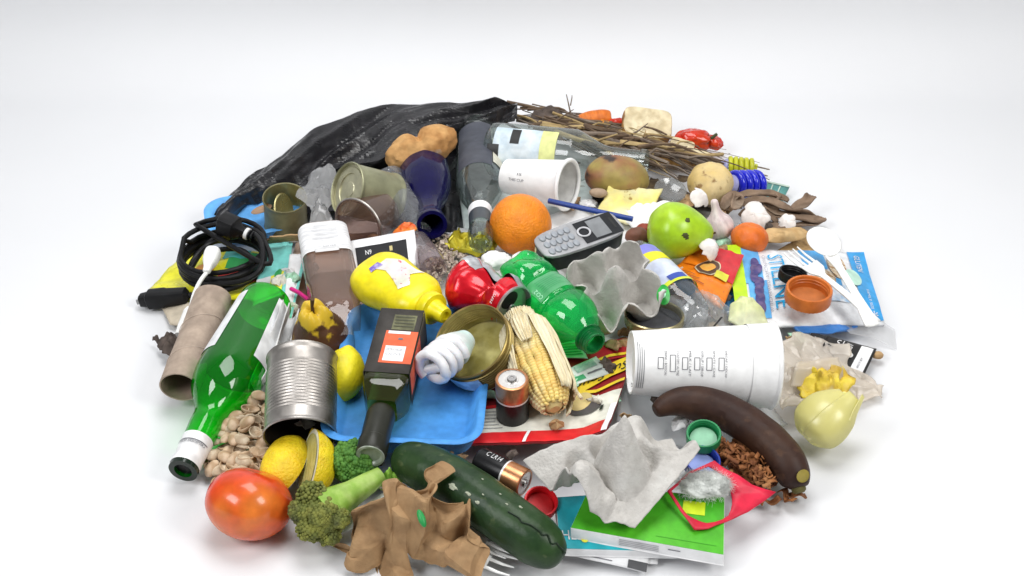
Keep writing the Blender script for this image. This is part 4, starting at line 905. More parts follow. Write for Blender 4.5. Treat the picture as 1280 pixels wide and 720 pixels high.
obj('navigation_ring', xf(lathe([(.0062, 0), (.0085, 0), (.0085, .001), (.0062, .001)], 28), Matrix.Translation(Fp(.555, .5, .0005))), mat('nav_silver', (.6, .6, .62), .3, .5), t)
ky = None; KM = mat('key_grey', (.30, .32, .35), .35, rv=.05)
for i in range(5):
    for j in range(3):
        p = Fp(.10+i*.075, .24+j*.26, .0002)
        if ky is None: ky = obj('key', lathe([(.0046, 0), (.0042, .0012), (.003, .0017), (0, .0018)], 16), KM, t)
        else:
            k2 = ky.copy(); COL.objects.link(k2); k2.parent = t; ky = k2
        ky.location = p; ky.scale = (.85, 1.15, 1)
for s in (.3, .7): obj('charging_contact', box(-L/2*.985, -L/2*.965, W*(s-.5)-.0018, W*(s-.5)+.0018, -.014, -.004), mat('contact_gold', (.6, .5, .25), .3, 1), t, smooth=False)
# orange
def orf(d): return (1+.012*N(d.x*2, d.y*2, d.z*2))*(1-.03*math.exp(-((1-d.z)/.02)))
solo('orange', 'large bright orange fruit in front of the upper paper cup', 'orange', blob(.0385, .0385, .036, 48, 32, orf), mat('orange_peel', (.88, .27, .008), .38, c2=(.84, .22, .006), ns=12, bump=.9, bs=380, sss=.05), flat(S(651, 281, .040), (1, .2, 0), (.5, -.5, .8)))
# upper paper cup with straw
t, L, M = cup('small white paper cup lying open behind the orange', S(634, 220, .044), S(711, 231, .052), .0225, .0315)
Fc2 = lambda u, v, off=0: (lambda a, z: V(((lerp(.0225, .0315, z/L)+off)*math.cos(a), (lerp(.0225, .0315, z/L)+off)*math.sin(a), z)))(lerp(PI*.95, PI*.50, v), lerp(L*.15, L*.62, u))
text_on(t, Fc2, 'THIS CUP', .05, .6, .10, .20, INK, 0, .0006); text_on(t, Fc2, 'IS', .34, .5, .32, .40, INK, 0, .0006)
solo('drinking_straw', 'dark navy blue drinking straw sticking out of the small cup', 'straw', tube([S(686, 251, .060), S(740, 263, .062), S(791, 274, .060)], .0034, 12), mat('straw_navy', (.012, .045, .24), .35))
# main white cup
t, L, M = cup('tall white paper cup lying on its side with drink check boxes', S(788, 453, .046), S(966, 457, .050), .0335, .0445)
def Fk(u, v, off=0):
    z = lerp(0, L, u); a = lerp(PI, 0, v); r = lerp(.0335, .0445, z/L)+off; return V((r*math.cos(a), r*math.sin(a), z))
obj('seam_band', band([(.0335, 0), (.0445, L)], L*.80, L*.985, 0, 2*PI, off=.0012, seg=56), mat('cup_white', (1, 1, 1)), t)
lidm = INK
# +x runs ... find which v faces the camera: test both and take the point with greatest camera-facing height
def face_v():
    best = None
    for k in range(0, 21):
        v = k/20; p = M @ Fk(.5, v); n = ((M @ Fk(.5, v, .01))-p).normalized(); d = n.dot((CAMPOS-p).normalized())
        if best is None or d > best[0]: best = (d, v, n)
    return best[1]
vc = face_v()
names = ['DECAF / DÉCAF', 'SHOTS / CAFÉ', 'SYRUP / SIROP', 'MILK / LAIT', 'CUSTOM / AUTRE', 'DRINK / BOISSON']
sgn = 1 if (M @ Fk(.5, vc+.1)).z < (M @ Fk(.5, vc)).z else -1
hw = .036
for k, s in enumerate(reversed(names)):
    u = .155+k*.082; hh = .052 if k != 1 else .075
    fr = [(u, vc-hh*sgn), (u+hw, vc-hh*sgn), (u+hw, vc+hh*sgn), (u, vc+hh*sgn)]
    seg = []
    for (a, b_) in zip(fr, fr[1:]+fr[:1]):
        seg.append(tube([Fk(lerp(a[0], b_[0], q/6), lerp(a[1], b_[1], q/6), .0004) for q in range(7)], .00035, 5))
    obj('check_box', join(*seg), INK, t)
    # words run down the cup, quarter turn clockwise
    text_on(t, lambda a, b_, off=0: Fk(lerp(u+hw+.008, u+hw+.024, b_), lerp(vc-.11*sgn, vc+.11*sgn, a), off), s, 0, 1, 0, 1, INK, 0, .0006)
for k in range(4):
    obj('printed_line', tube([Fk(.02+k*.014, lerp(vc-(.22-.03*k)*sgn, vc+.28*sgn, q/16), .0004) for q in range(17)], .0003, 5), INK, t)

# ================================================================== EGG CARTONS
PULP = mat('egg_carton_pulp', (.54, .52, .49), .95, c2=(.50, .48, .45), ns=160, nd=8, bump=.55, bs=420, c3=(.59, .58, .55), ns3=30, spec=.15, grime=.06)
def carton_mesh(nx, ny, cell, depth, post, seed, nn=20, cut=None, tear=.14, drop=()):
    """moulded pulp: nx by ny cups, ridges between them, tall hollow cones where four cups meet"""
    def f(u, v):
        X, Y = u*nx, v*ny
        fx, fy = X-math.floor(min(X, nx-1e-6)), Y-math.floor(min(Y, ny-1e-6)); a, b_ = abs(fx-.5)*2, abs(fy-.5)*2
        d = (a**2.4+b_**2.4)**(1/2.4); z = -depth*max(0, min(1, (1.0-d)/.50))**.9
        edge = max(a, b_); inner = min(a, b_)
        z -= depth*.42*max(0, (edge-.6)/.4)*(1-sstep(.0, .9, inner))
        for i in range(nx+1):
            for j in range(ny+1):
                onin = (0 < i < nx) and (0 < j < ny); q = math.hypot(X-i, Y-j)
                k = post if onin else post*.12*(1+.9*N(i*3.1+seed, j*2.7, 1)); z += k*max(0, 1-q/.34)**.9
        z += .0010*N(X*5+seed, Y*5, 3)
        # scalloped, torn outline
        ex = min(u, 1-u)*nx; ey = min(v, 1-v)*ny; px_, py_ = X-nx/2, Y-ny/2
        if ex < .5: px_ *= 1-(.5-ex)*2*(.26*b_**2+tear*N(Y*3.3+seed, 1, 2))/(nx/2)
        if ey < .5: py_ *= 1-(.5-ey)*2*(.26*a**2+tear*N(X*3.3+seed, 5, 7))/(ny/2)
        return V((px_*cell, py_*cell, z))
    vs, fs = grid(f, nx*nn, ny*nn)
    if drop:
        keep = []
        for k, q in enumerate(fs):
            X, Y = (k % (nx*nn)+.5)/nn, (k//(nx*nn)+.5)/nn; X += .16*N(Y*4+seed, 1, 1); Y += .16*N(X*4+seed, 4, 2)
            if (int(max(0, min(nx-1, math.floor(X)))), int(max(0, min(ny-1, math.floor(Y))))) not in drop: keep.append(q)
        fs = keep
    return vs, fs
def features(posts, cups):
    ps = [(S(x, y, z), r, h) for x, y, z, r, h in posts]; cs = [(S(x, y, z), r, h) for x, y, z, r, h in cups]
    def zf(x, y):
        z = 0
        for p, r, h in ps:
            a, b_ = abs(x-p.x), abs(y-p.y); d = (a**1.6+b_**1.6)**(1/1.6); z = max(z, h*max(0, 1-d/r)**.8) if d < r else z
        for p, r, h in cs:
            d = math.hypot(x-p.x, y-p.y); z -= h*(1-sstep(r*.35, r, d))
        return z+.0012*N(x*90, y*90, 2)+.0007*N(x*260, y*260, 5)
    return zf
solo('egg_carton', 'torn grey four cup egg carton piece beside the cordless phone', 'egg carton', carton_mesh(2, 2, .049, .046, .026, 3, nn=30, tear=.10), PULP, flat(S(769, 349, .072), (.93, .42, -.08), (-.03, -.40, .91)), solid=.0016, sharp=30)
out = [(653, 576, .046), (692, 556, .060), (740, 542, .066), (800, 518, .072), (842, 514, .078), (862, 538, .074), (875, 562, .064), (836, 610, .056), (794, 660, .040), (769, 652, .044), (737, 658, .036), (717, 631, .044), (706, 606, .054), (688, 614, .036), (669, 592, .042)]
m, c = radial((765, 592, .058), out, 0, .0012, 60, 11, nr=50, dens=10, edge=.02,
              zf=features([(781, 515, .130, .027, .066), (737, 550, .120, .027, .060), (704, 581, .086, .018, .034)], [(834, 545, .055, .032, .036), (744, 634, .034, .022, .016), (800, 588, .045, .020, .014), (760, 575, .045, .022, .022), (720, 590, .045, .014, .014)]))
solo('egg_carton', 'large torn grey egg carton piece with tall posts above the green box', 'egg carton', m, PULP, c, solid=.0018, sharp=60)

# ================================================================== RIGHT SIDE
# water bottle with colourful label
M, L = axis(S(790, 320, .034), S(884, 408, .032)); t = thing('clear_bottle', 'clear plastic water bottle with blue and yellow label behind the egg carton', 'bottle', M)
pr = [(0, .008), (.016, .0), (.0235, .005), (.0255, .014)]+cr([(.0255, L*.2), (.026, L*.58), (.0255, L*.64), (.0235, L*.74), (.019, L*.85), (.0125, L*.92), (.0118, L)], 4)
dn = lambda p, a, z: V((p.x*(1+.06*N(a, z*30, 1)), p.y*(1+.06*N(a*1.1, z*30, 4)), p.z))
obj('bottle_body', lathe(pr, 44, dent=dn), CLEARP, t)
def lab(z0, z1, a0, a1, m, off, nm='label'): return obj(nm, lathe([(rat(pr, L*lerp(z0, z1, i/8))+off, L*lerp(z0, z1, i/8)) for i in range(9)], 24, 0, a0, a1, dent=dn), m, t)
lab(.12, .60, -.15*PI, 1.15*PI, mat('label_blue', (.10, .42, .75), .35), .0010)
lab(.30, .62, PI*.25, PI*.95, mat('label_pale', (.70, .74, .86), .35, c2=(.60, .66, .82), ns=50), .0016, 'pale_print')
lab(.22, .33, PI*.1, PI*.95, mat('label_yellow', (.86, .80, .03), .35), .0020, 'yellow_print'); lab(.585, .625, 0, PI*1.2, mat('label_lime', (.72, .82, .05), .35), .0022, 'lime_edge')
lab(.54, .60, PI*.35, PI*.62, mat('ink_blue', (.04, .08, .40), .4), .0024, 'blue_lettering')
lab(.12, .22, PI*.2, PI*.7, mat('label_violet', (.25, .25, .70), .35), .0020, 'violet_print')
s2 = Sheet([(820, 376, .052), (838, 378, .054), (836, 358, .062), (822, 360, .062)], .001, 2, 5).root('green_sticker', 'bright green leaf shaped sticker on the water bottle', 'sticker')
s2.disc('sticker_film', .5, .5, .52, .72, mat('leaf_green', (.03, .40, .06), .3), 0); s2.disc('printed_mark', .5, .5, .2, .3, mat('pale_green_ink', (0, 0, 0)), .001)
# clear bag beside it
m, c = radial((885, 392, .022), [(838, 400, .016), (850, 370, .02), (880, 362, .026), (905, 376, .026), (918, 392, .018), (912, 412, .014), (880, 420, .014), (850, 418, .014)], .010, .010, 45, 9)
solo('plastic_bag', 'crumpled clear plastic bag between the water bottle and granola bag', 'plastic bag', m, FILM, c, sharp=20)
s2 = Sheet([(886, 414, .034), (889, 414, .034), (904, 396, .040), (901, 396, .040)], 0, 1, 1).root('printed_strip', 'thin dark printed strip on the clear plastic bag', 'strip'); s2.main('strip_film', BLACKM, 4, .0003)
m, c = radial((905, 372, .010), [(868, 358, .006), (930, 360, .006), (938, 392, .004), (915, 396, .008), (890, 380, .01)], .0, .003, 30, 4)
solo('blue_scrap', 'dark blue packet scrap under the orange wrapper', 'packet', m, mat('dark_teal', (.01, .10, .22), .35), c, solid=.001)
# jar lid
c = S(817, 404, .022); t = thing('jar_lid', 'round jar lid with gold rim and grey inside, lying open side up', 'lid', flat(c, (1, 0, 0), (.02, .06, 1)))
rl = .0335
obj('lid_shell', lathe([(0, 0), (rl*.97, 0), (rl, .002), (rl, .010), (rl*1.01, .0115), (rl*.98, .0128), (rl*.93, .0118), (rl*.90, .009), (rl*.90, .004)], 56), mat('lid_gold', (.46, .40, .22), .32, .8, rv=.1), t)
obj('lid_inside', lathe([(rl*.90, .0045), (rl*.84, .0025), (0, .0025)], 48), mat('lid_grey', (.15, .15, .16), .4, .3, c2=(.12, .12, .13), ns=20), t)
# orange and red wrapper
sh = Sheet([(826, 348, .018), (904, 382, .020), (930, 318, .026), (868, 308, .024)], .005, 2.2, 22, curl=lambda u, v: -.006*abs(u-.5)).root('orange_wrapper', 'orange and red glossy wrapper with a round emblem below the mandarin', 'wrapper')
sh.main('wrapper_film', mat('wrapper_orange', (.85, .22, .012), .25, rv=.08), 22, .003)
sh.patch('red_print', .42, 1, .45, 1, mat('wrapper_red', (.60, .03, .04), .25), .0012)
sh.patch('orange_print', .05, .42, .60, .98, mat('wrapper_orange', (0, 0, 0)), .0014)
sh.disc('emblem_ring', .50, .58, .22, .20, mat('emblem_cream', (.70, .62, .42), .4), .0020); sh.disc('emblem_ring', .50, .58, .20, .18, mat('emblem_brown', (.10, .05, .03), .4), .0026); sh.disc('emblem_photo', .50, .58, .14, .11, mat('emblem_food', (.72, .32, .05), .4, c2=(.85, .50, .1), ns=70), .0032)
sh.patch('yellow_flag', .68, .90, .40, .54, mat('wrapper_lime', (.70, .66, .06), .4), .0026)
for k in range(3): sh.patch('text_line', .15, .62-.1*k, .16+k*.06, .175+k*.06, mat('wrapper_ink', (.30, .06, .01), .5), .0022, 6)
# lime / pale peel wedge
m, c = radial((932, 392, .034), [(912, 402, .024), (914, 382, .036), (926, 371, .042), (942, 373, .042), (954, 388, .036), (960, 408, .026), (930, 414, .022)], .012, .003, 40, 2)
solo('cabbage_leaf', 'curved pale yellow green leaf piece behind the tall white cup', 'leaf', m, mat('pale_leaf', (.68, .72, .36), .45, c2=(.74, .76, .52), ns=12, sss=.1), c, solid=.002)
# granola bag
sh = Sheet([(930, 408, .012), (1106, 404, .010), (1080, 316, .014), (916, 310, .018)], .003, 2.5, 33, curl=lambda u, v: .014*math.sin(PI*u)*math.sin(PI*v)).root('granola_bag', 'white and blue granola bag with large blue lettering under the white cutlery', 'food bag')
sh.main('bag_film', mat('bag_white', (.82, .83, .85), .3, rv=.1), 30, .004)
SKY = mat('bag_blue', (.03, .35, .75), .35); LIME = mat('bag_lime', (.52, .80, .02), .35)
sh.patch('lime_edge', -.04, .055, -.02, 1.03, LIME, .0016, 16); sh.patch('blue_edge', .055, .18, .50, 1.0, mat('bag_sky', (.12, .42, .78), .35), .0012); sh.patch('blue_edge', .07, .20, .08, .50, mat('bag_sky', (0, 0, 0)), .0012); [sh.disc('berry_photo', .115+.03*R.random(), .20+.09*k, .026+.02*R.random(), .075, mat('berry', (.06, .05, .18), .5, c2=(.14, .10, .22), ns=120), .0020+.0003*k) for k in range(7)]
sh.patch('blue_band', .86, .998, .03, .995, SKY, .0014, 16); sh.patch('blue_wedge', .48, .66, .62, .98, SKY, .0014); sh.patch('blue_wedge', .55, .80, .22, .42, mat('bag_bluewhite', (.35, .58, .82), .4, c2=(.8, .82, .86), ns=90), .0014); sh.patch('blue_wedge', .60, .74, .40, .50, SKY, .0018)
sh.disc('granola_photo', .74, .70, .07, .20, mat('granola', (.45, .26, .12), .7, c2=(.75, .62, .45), ns=160, lo=.45, hi=.55), .0022); sh.disc('granola_photo', .62, .48, .08, .12, mat('granola', (0, 0, 0)), .0022)
sh.disc('mint_badge', .845, .56, .065, .12, mat('badge_mint', (.55, .82, .68), .4), .0026)
BL = mat('lettering_blue', (.02, .38, .72), .4)
sh.text('STILLNE', .235, .345, .16, .86, BL, 3, .0026)
sh.text('CRUNCHY GRANOLA', .195, .218, .14, .86, mat('letter_grey', (.35, .35, .42), .5), 3, .0026)
WI = mat('can_white', (0, 0, 0))
sh.text('GLUTEN', .90, .945, .68, .92, WI, 3, .0026); sh.text('FAMILY SIZE', .925, .945, .16, .42, WI, 3, .0026); sh.text('*', .915, .965, .06, .14, WI, 0, .0026)
m, c = radial((1030, 412, .004), [(990, 408, .004), (1070, 402, .004), (1072, 410, .002), (1040, 418, .002), (1000, 416, .002)], .0, .002, 30, 4)
solo('blue_packet', 'dark blue packet edge peeking from under the granola bag', 'packet', m, mat('packet_blue', (.05, .22, .62), .35), c, solid=.004)
m, c = radial((1088, 412, .004), [(1050, 404, .004), (1100, 398, .004), (1118, 412, .002), (1122, 438, .002), (1092, 424, .002), (1062, 416, .004)], .0, .003, 30, 8)
solo('film_scrap', 'thin frosty film scrap under the granola bag corner', 'film', m, FILMW, c)
# caps on the bag
cap('deep orange screw cap lying open on the granola bag', S(1009, 376, .034), (.02, -.06, 1), .0265, .018, mat('cap_orange', (.62, .17, .03), .4, c2=(.56, .14, .02), ns=20), liner=mat('cap_orange_in', (.48, .15, .04), .5))
cap('black screw cap tucked behind the orange cap', S(989, 350, .032), (.15, .1, 1), .0165, .012, BLACKP)
# cutlery
def fork(label, tine, mid, end, up, wt=.011, group=None, ntine=4):
    a, m_, e = tine, mid, end; o = m_; t = thing('plastic_fork', label, 'fork', o)
    d = (m_-a); Ld = d.length; d.normalize(); sx = d.cross(V(up)).normalized(); n = sx.cross(d)
    hd = a+d*Ld*.55-o
    for k in range(ntine):
        s = (k-(ntine-1)/2)/((ntine-1)/2)*wt*.86
        obj('tine', tube([a-o+sx*s*1.0+n*.002, a-o+sx*s+d*Ld*.25, hd+sx*s], [.0008, .0014, .0018], 7), WPLAST, t)
    def f(u, v):
        q = [hd, hd+d*Ld*.20, m_-o, (m_+e)/2-o+n*.002, e-o]; wd = [wt, wt*.95, wt*.30, wt*.36, wt*.46]; k = v*4; i = min(3, int(k)); r_ = k-i
        r2 = r_*r_*(3-2*r_); return q[i].lerp(q[i+1], r_)+sx*((u-.5)*2*lerp(wd[i], wd[i+1], r2))+n*(.0018*(abs(u-.5)*2)**2)
    obj('handle', grid(f, 6, 24), WPLAST, t, solid=.0022)
fork('white plastic fork lying across the granola bag', S(988, 314, .044), S(1030, 346, .046), S(1096, 404, .030), (0, -.2, 1), .012)
a, m_, e = S(1027, 300, .052), S(1048, 332, .046), S(1090, 408, .030)
t = thing('plastic_spoon', 'white plastic spoon with deep bowl lying beside the fork', 'spoon', a); d = (e-a).normalized(); sx = d.cross(V((0, -.15, 1))).normalized(); n = sx.cross(d)
def sb(u, v):
    g = (v-.5)*2; wv = math.sqrt(max(0, 1-g*g*.98)); s = (u-.5)*2; return d*(g*.026+.006)+sx*(s*.0195*wv)+n*(-.012*(1-s*s)*(1-g*g)+.004)
obj('bowl', grid(sb, 16, 20), WPLAST, t, solid=.0022)
def sh_(u, v):
    w_ = lerp(.0085, .0045, sstep(0, .25, v)) + .004*sstep(.5, 1, v); p = (d*.028).lerp(e-a, v); return p+sx*((u-.5)*2*w_)+n*(.0025*(abs(u-.5)*2)**2+.003*math.sin(PI*v))
obj('handle', grid(sh_, 6, 24), WPLAST, t, solid=.0022)
# bread-like cardboard pieces
m, c = radial((975, 297, .022), [(942, 296, .02), (960, 289, .024), (1000, 287, .024), (1010, 293, .022), (1000, 300, .018), (960, 304, .018)], .004, .002, 40, 3)
solo('crispbread', 'flat golden brown crust piece behind the mandarin', 'crust', m, mat('crust_gold', (.62, .42, .20), .85, c2=(.50, .31, .13), ns=50, bump=.4), c, solid=.007)
sh = Sheet([(956, 322, .008), (1050, 320, .006), (1046, 294, .008), (1000, 296, .010)], .002, 4, 5).root('corrugated_card', 'brown corrugated cardboard piece under the spoon bowl', 'cardboard'); sh.main('card_sheet', mat('corrugated', (.46, .30, .13), .85, c2=(.30, .18, .07), ns=90, bump=.5), 14, .004)
# eggshells
def eggshell(label, c, r, nrm, seed, half=.62, nm='eggshell', xd=(1, 0, 0)):
    vs, fs = [], []; nu, nv = 30, 12
    for j in range(nv+1):
        for i in range(nu+1):
            a = 2*PI*i/nu; th = PI-(PI*half+.55*N(math.cos(a)*1.6+seed, math.sin(a)*1.6, seed)+.18*N(math.cos(a)*6+seed, math.sin(a)*6, seed))*j/nv
            k = 1+.04*N(math.cos(a)*2, math.sin(a)*2, th*3+seed); vs.append(V((r*math.sin(th)*math.cos(a)*k, r*1.1*math.sin(th)*math.sin(a)*k, r*1.05*math.cos(th)*k)))
    fs = [(j*(nu+1)+i, j*(nu+1)+i+1, (j+1)*(nu+1)+i+1, (j+1)*(nu+1)+i) for j in range(nv) for i in range(nu)]
    return solo(nm, label, 'eggshell', (vs, fs), mat('eggshell_white', (.84, .80, .77), .55, c2=(.80, .74, .70), ns=40), flat(c, xd, nrm), solid=.0008)
eggshell('broken white eggshell piece just below the green pear', S(883, 314, .030), .0145, (-.3, .5, -.7), 1, .30)
eggshell('jagged white eggshell on the brown dried peels', S(944, 275, .022), .022, (.2, .6, -.7), 5, .30)
eggshell('small white eggshell fragment above the green pear', S(868, 253, .034), .017, (-.5, .3, -.6), 9, .30)
eggshell('flat eggshell flake among the dried peels', S(985, 283, .016), .016, (.3, .5, -.8), 14, .26)
# mandarin, pear, garlic, gourd
solo('mandarin', 'small deep orange mandarin beside the garlic bulb', 'mandarin', blob(.0235, .0235, .0195, 40, 26, lambda d: (1+.02*math.cos(9*math.atan2(d.y, d.x))*(1-abs(d.z))+.015*N(d.x*3, d.y*3, d.z*3))*(1-.12*math.exp(-((1-d.z)/.04)))),
     mat('mandarin_peel', (.74, .17, .015), .45, c2=(.66, .13, .01), ns=16, bump=.5, bs=220), flat(S(937, 298, .024), (1, 0, 0), (.1, .1, 1)))
M, L = axis(S(842, 288, .044), S(893, 292, .044)); t = thing('green_pear', 'bright green pear with small dark blemishes lying beside the garlic', 'pear', M)
R0 = .0345
pf = cr([(0, -R0*.92), (R0*.5, -R0*.84), (R0*.92, -R0*.42), (R0, 0), (R0*.92, R0*.42), (R0*.66, R0*.9), (R0*.40, R0*1.22), (R0*.2, R0*1.38), (0, R0*1.42)], 6)
obj('pear_body', lathe(pf, 48, dent=lambda p, a, z: p*(1+.018*N(math.cos(a)*1.5, math.sin(a)*1.5, z*30))), mat('pear_green', (.40, .62, .02), .3, c2=(.34, .56, .015), ns=25, bump=.06, bs=150, c3=(.48, .68, .05), ns3=6, spec=.5), t)
for (a, z, s) in ((2.2, .011, .0036), (2.75, .009, .0040), (2.86, .012, .0026)):
    rr_ = rat(pf, z)+.0002; obj('blemish', xf(blob(s, s*.75, .0006, 18, 6, lambda d: 1+.6*N(d.x*1.7+a*9, d.y*1.7, 2)), flat(V((rr_*math.cos(a), rr_*math.sin(a), z)), (0, 0, 1), (math.cos(a), math.sin(a), .25))), mat('blemish', (.06, .07, .015), .6), t)
obj('stem', tube([V((0, 0, R0*1.38)), V((.001, .001, R0*1.5))], [.0016, .0013], 7), mat('stem_brown', (0, 0, 0)), t)
b = S(899, 283, .022); M, L = axis(b, b+V((-.010, .006, .04))); t = thing('garlic_bulb', 'white garlic bulb with upright neck leaning on the green pear', 'garlic', M)
gl = lambda p, a, z: V((p.x*(1+.07*abs(math.cos(4*a))*(1 if z < .012 else .3)-.03), p.y*(1+.07*abs(math.cos(4*a))*(1 if z < .012 else .3)-.03), p.z))
obj('bulb', lathe(cr([(0, -.014), (.008, -.0155), (.016, -.009), (.0185, .0), (.015, .010), (.0085, .018), (.0055, .025), (.0048, .034), (.003, .037), (0, .0375)], 5), 48, dent=gl), mat('garlic_skin', (.76, .68, .66), .5, c2=(.66, .54, .54), ns=30, aniso=(3, 3, .5), bump=.15), t)
solo('pale_gourd', 'round tan gourd with pale ribs and brown marks beside blue spiral bulb', 'gourd', blob(.0290, .0290, .0275, 56, 32, lambda d: (1+.065*abs(math.cos(4*math.atan2(d.y, d.x)))*(1-d.z*d.z)+.03*N(d.x*3, d.y*3, d.z*3))*(1-.10*math.exp(-((1-d.z)/.05)))),
     mat('gourd_skin', (.66, .47, .17), .55, c2=(.74, .58, .30), ns=20, c3=(.34, .20, .07), ns3=75, lo3=.60, hi3=.68, bump=.35, bs=120), flat(S(888, 229, .036), (1, 0, 0), (-.1, -.15, 1)))
# spiral bulbs at the back
def spiral(label, a, b_, rc, rt, turns, material, cap_m):
    M, L = axis(a, b_); t = thing('spiral_bulb', label, 'light bulb', M); n = int(turns*28)
    obj('glass_spiral', tube([V((rc*math.cos(2*PI*i/28), rc*math.sin(2*PI*i/28), L*(.22+.78*i/n))) for i in range(n+1)], rt, 12), material, t)
    obj('bulb_base', lathe([(0, -.006), (rc*.55, -.006), (rc*.6, L*.05), (rc*.9, L*.12), (rc*.9, L*.2), (0, L*.2)], 28), cap_m, t)
spiral('glossy blue spiral energy saving bulb beside the tan gourd', S(908, 230, .024), S(951, 229, .024), .0140, .0052, 4, mat('bulb_blue', (.012, .02, .58), .22, coat=.5), mat('base_lilac', (.40, .40, .68), .4))
spiral('yellow spiral bulb half hidden behind the blue one', S(902, 206, .022), S(944, 210, .022), .0105, .0035, 5, mat('bulb_yellow', (.55, .56, .03), .3), mat('base_lilac', (0, 0, 0)))
# teal sheet of glass
sh = Sheet([(950, 243, .012), (978, 250, .012), (987, 233, .016), (955, 226, .018)], .0003, 1, 1).root('circuit_card', 'teal green flat circuit card behind the blue bulb', 'circuit card'); sh.main('board', mat('board_teal', (.08, .26, .24), .35, c2=(.13, .36, .33), ns=40), 4, .003); sh.patch('pale_edge', 0, 1, .9, 1, mat('board_pale', (.5, .62, .52), .4)); sh.patch('trace', .35, .40, .1, .85, mat('board_pale', (0, 0, 0))); sh.patch('trace', .65, .70, .1, .85, mat('board_pale', (0, 0, 0)))
# dried brown peels
PEEL = mat('dried_peel', (.25, .17, .115), .75, c2=(.17, .11, .07), ns=40, bump=.5, bs=90, c3=(.34, .26, .19), ns3=14)
def peel(label, pts, w_, seed):
    q = [V(p) for p in cr([tuple(S(*p)) for p in pts], 7)]; n = len(q)-1; o = q[n//2]
    def f(u, v):
        k = v*n; i = min(n-1, int(k)); p = q[i].lerp(q[i+1], k-i); d_ = (q[i+1]-q[i]).normalized(); tw = 1.3*N(v*2.2+seed, 1, 2); sx = d_.cross(V((math.sin(tw), 0, math.cos(tw)))).normalized(); nn = sx.cross(d_)
        s = (u-.5)*2; ww = w_*(1-.55*abs(2*v-1)**3)*(1+.25*N(v*4+seed, 3, 1)); return p-o+sx*(s*ww)+nn*(.45*ww*s*s+.002*N(u*3, v*6+seed, 2))
    solo('dried_peel', label, 'peel', grid(f, 8, 30), PEEL, o, 'dried brown peels beside the gourd', solid=.0022)
for k, (lab_, pts, w_) in enumerate((
    ('long dried brown peel strip curling along the back of the peel pile', [(916, 246, .018), (945, 243, .026), (968, 245, .024), (985, 252, .02)], .008),
    ('dried brown peel strip crossing the middle of the peel pile', [(918, 258, .02), (950, 252, .03), (985, 262, .028), (1018, 270, .016)], .009),
    ('short upright dried brown peel end tip', [(985, 266, .018), (1000, 258, .026), (1012, 248, .03), (1016, 246, .03)], .008),
    ('dried brown peel strip with a frayed end pointing off the heap', [(950, 266, .016), (985, 272, .022), (1020, 276, .016), (1030, 273, .014)], .007),
    ('thick dried brown peel folded near the gourd', [(904, 262, .018), (912, 250, .03), (922, 246, .032), (918, 262, .03)], .009),
    ('narrow dried brown peel lying above the crust piece', [(960, 283, .012), (980, 284, .018), (1005, 282, .014), (1028, 275, .01)], .006),
    ('dried brown peel strip bent into a hook', [(975, 244, .018), (960, 256, .026), (975, 268, .022), (1000, 268, .02)], .008),
    ('small dried brown peel curl under the eggshell', [(925, 270, .014), (940, 264, .02), (958, 270, .02), (972, 278, .016)], .007))):
    peel(lab_, pts, w_, k*3.7)

# ================================================================== BACK RIGHT: vegetables, bread, twigs
CRUMB = mat('bread_crumb', (.78, .68, .46), .9, c2=(.70, .58, .36), ns=70, bump=.6, bs=220); CRUST = mat('bread_crust', (.52, .29, .09), .75, c2=(.40, .20, .06), ns=35, bump=.3)
def bread(label, c, xd, nrm, a, b_, h, seed):
    t = thing('bread_slice', label, 'bread', flat(c, xd, nrm))
    def ring(k, z, n=44):
        out = []
        for i in range(n):
            g = 2*PI*i/n; e = (abs(math.cos(g))**5+abs(math.sin(g))**5)**(-.2); q = k*(1+.04*N(math.cos(g)*2+seed, math.sin(g)*2, 1)); out.append(V((a*e*math.cos(g)*q, b_*e*math.sin(g)*q, z+.002*N(g, 3, seed))))
        return out
    obj('crust', loft([ring(.96, -h), ring(1, -h*.9), ring(1.01, -h*.3), ring(.99, 0)]), CRUST, t)
    vs, fs = [], []; R_ = [ring(k, z) for k, z in ((.985, 0.0002), (.95, .0018), (.7, .0022), (.35, .0012))]; vs = [p for r_ in R_ for p in r_]; n = 44
    fs = [(j*n+i, j*n+(i+1) % n, (j+1)*n+(i+1) % n, (j+1)*n+i) for j in range(3) for i in range(n)]+[tuple(3*n+i for i in range(n))]
    obj('crumb', (vs, fs), CRUMB, t)
bread('thick white bread chunk with brown crust at the top of the heap', S(810, 153, .045), (1, -.10, 0), (.12, -.55, .8), .036, .024, .022, 1)
bread('brown crusted bread slice half buried under the twigs', S(838, 188, .026), (1, -.22, 0), (.05, .2, 1), .040, .022, .016, 5)
bread('small pale bread end beside the red pepper', S(852, 184, .032), (1, -.3, 0), (.1, -.4, .9), .018, .015, .010, 9)
bread('pale bread scrap tucked under the bread chunk', S(776, 170, .030), (1, -.3, 0), (-.1, -.3, .9), .020, .014, .010, 13)
M, L = axis(S(722, 151, .032), S(762, 147, .034)); t = thing('carrot', 'thick orange carrot end lying behind the twigs', 'carrot', M)
obj('root', lathe(cr([(0, -.004), (.007, 0), (.012, L*.3), (.0135, L*.7), (.011, L*.97), (.006, L*1.03), (0, L*1.04)], 5), 32, dent=lambda p, a, z: p*(1+.03*N(a, z*90, 1))), mat('carrot_orange', (.76, .20, .02), .45, c2=(.66, .15, .012), ns=40, aniso=(1, 1, 5), bump=.3), t)
m, c = radial((752, 158, .028), [(738, 156, .024), (752, 153, .03), (764, 158, .028), (758, 166, .024), (744, 164, .024)], .008, .006, 70, 4)
solo('orange_peel_scrap', 'torn orange peel scrap under the carrot end', 'peel', m, mat('peel_scrap', (.82, .30, .02), .5, bump=.3), c, solid=.0025)
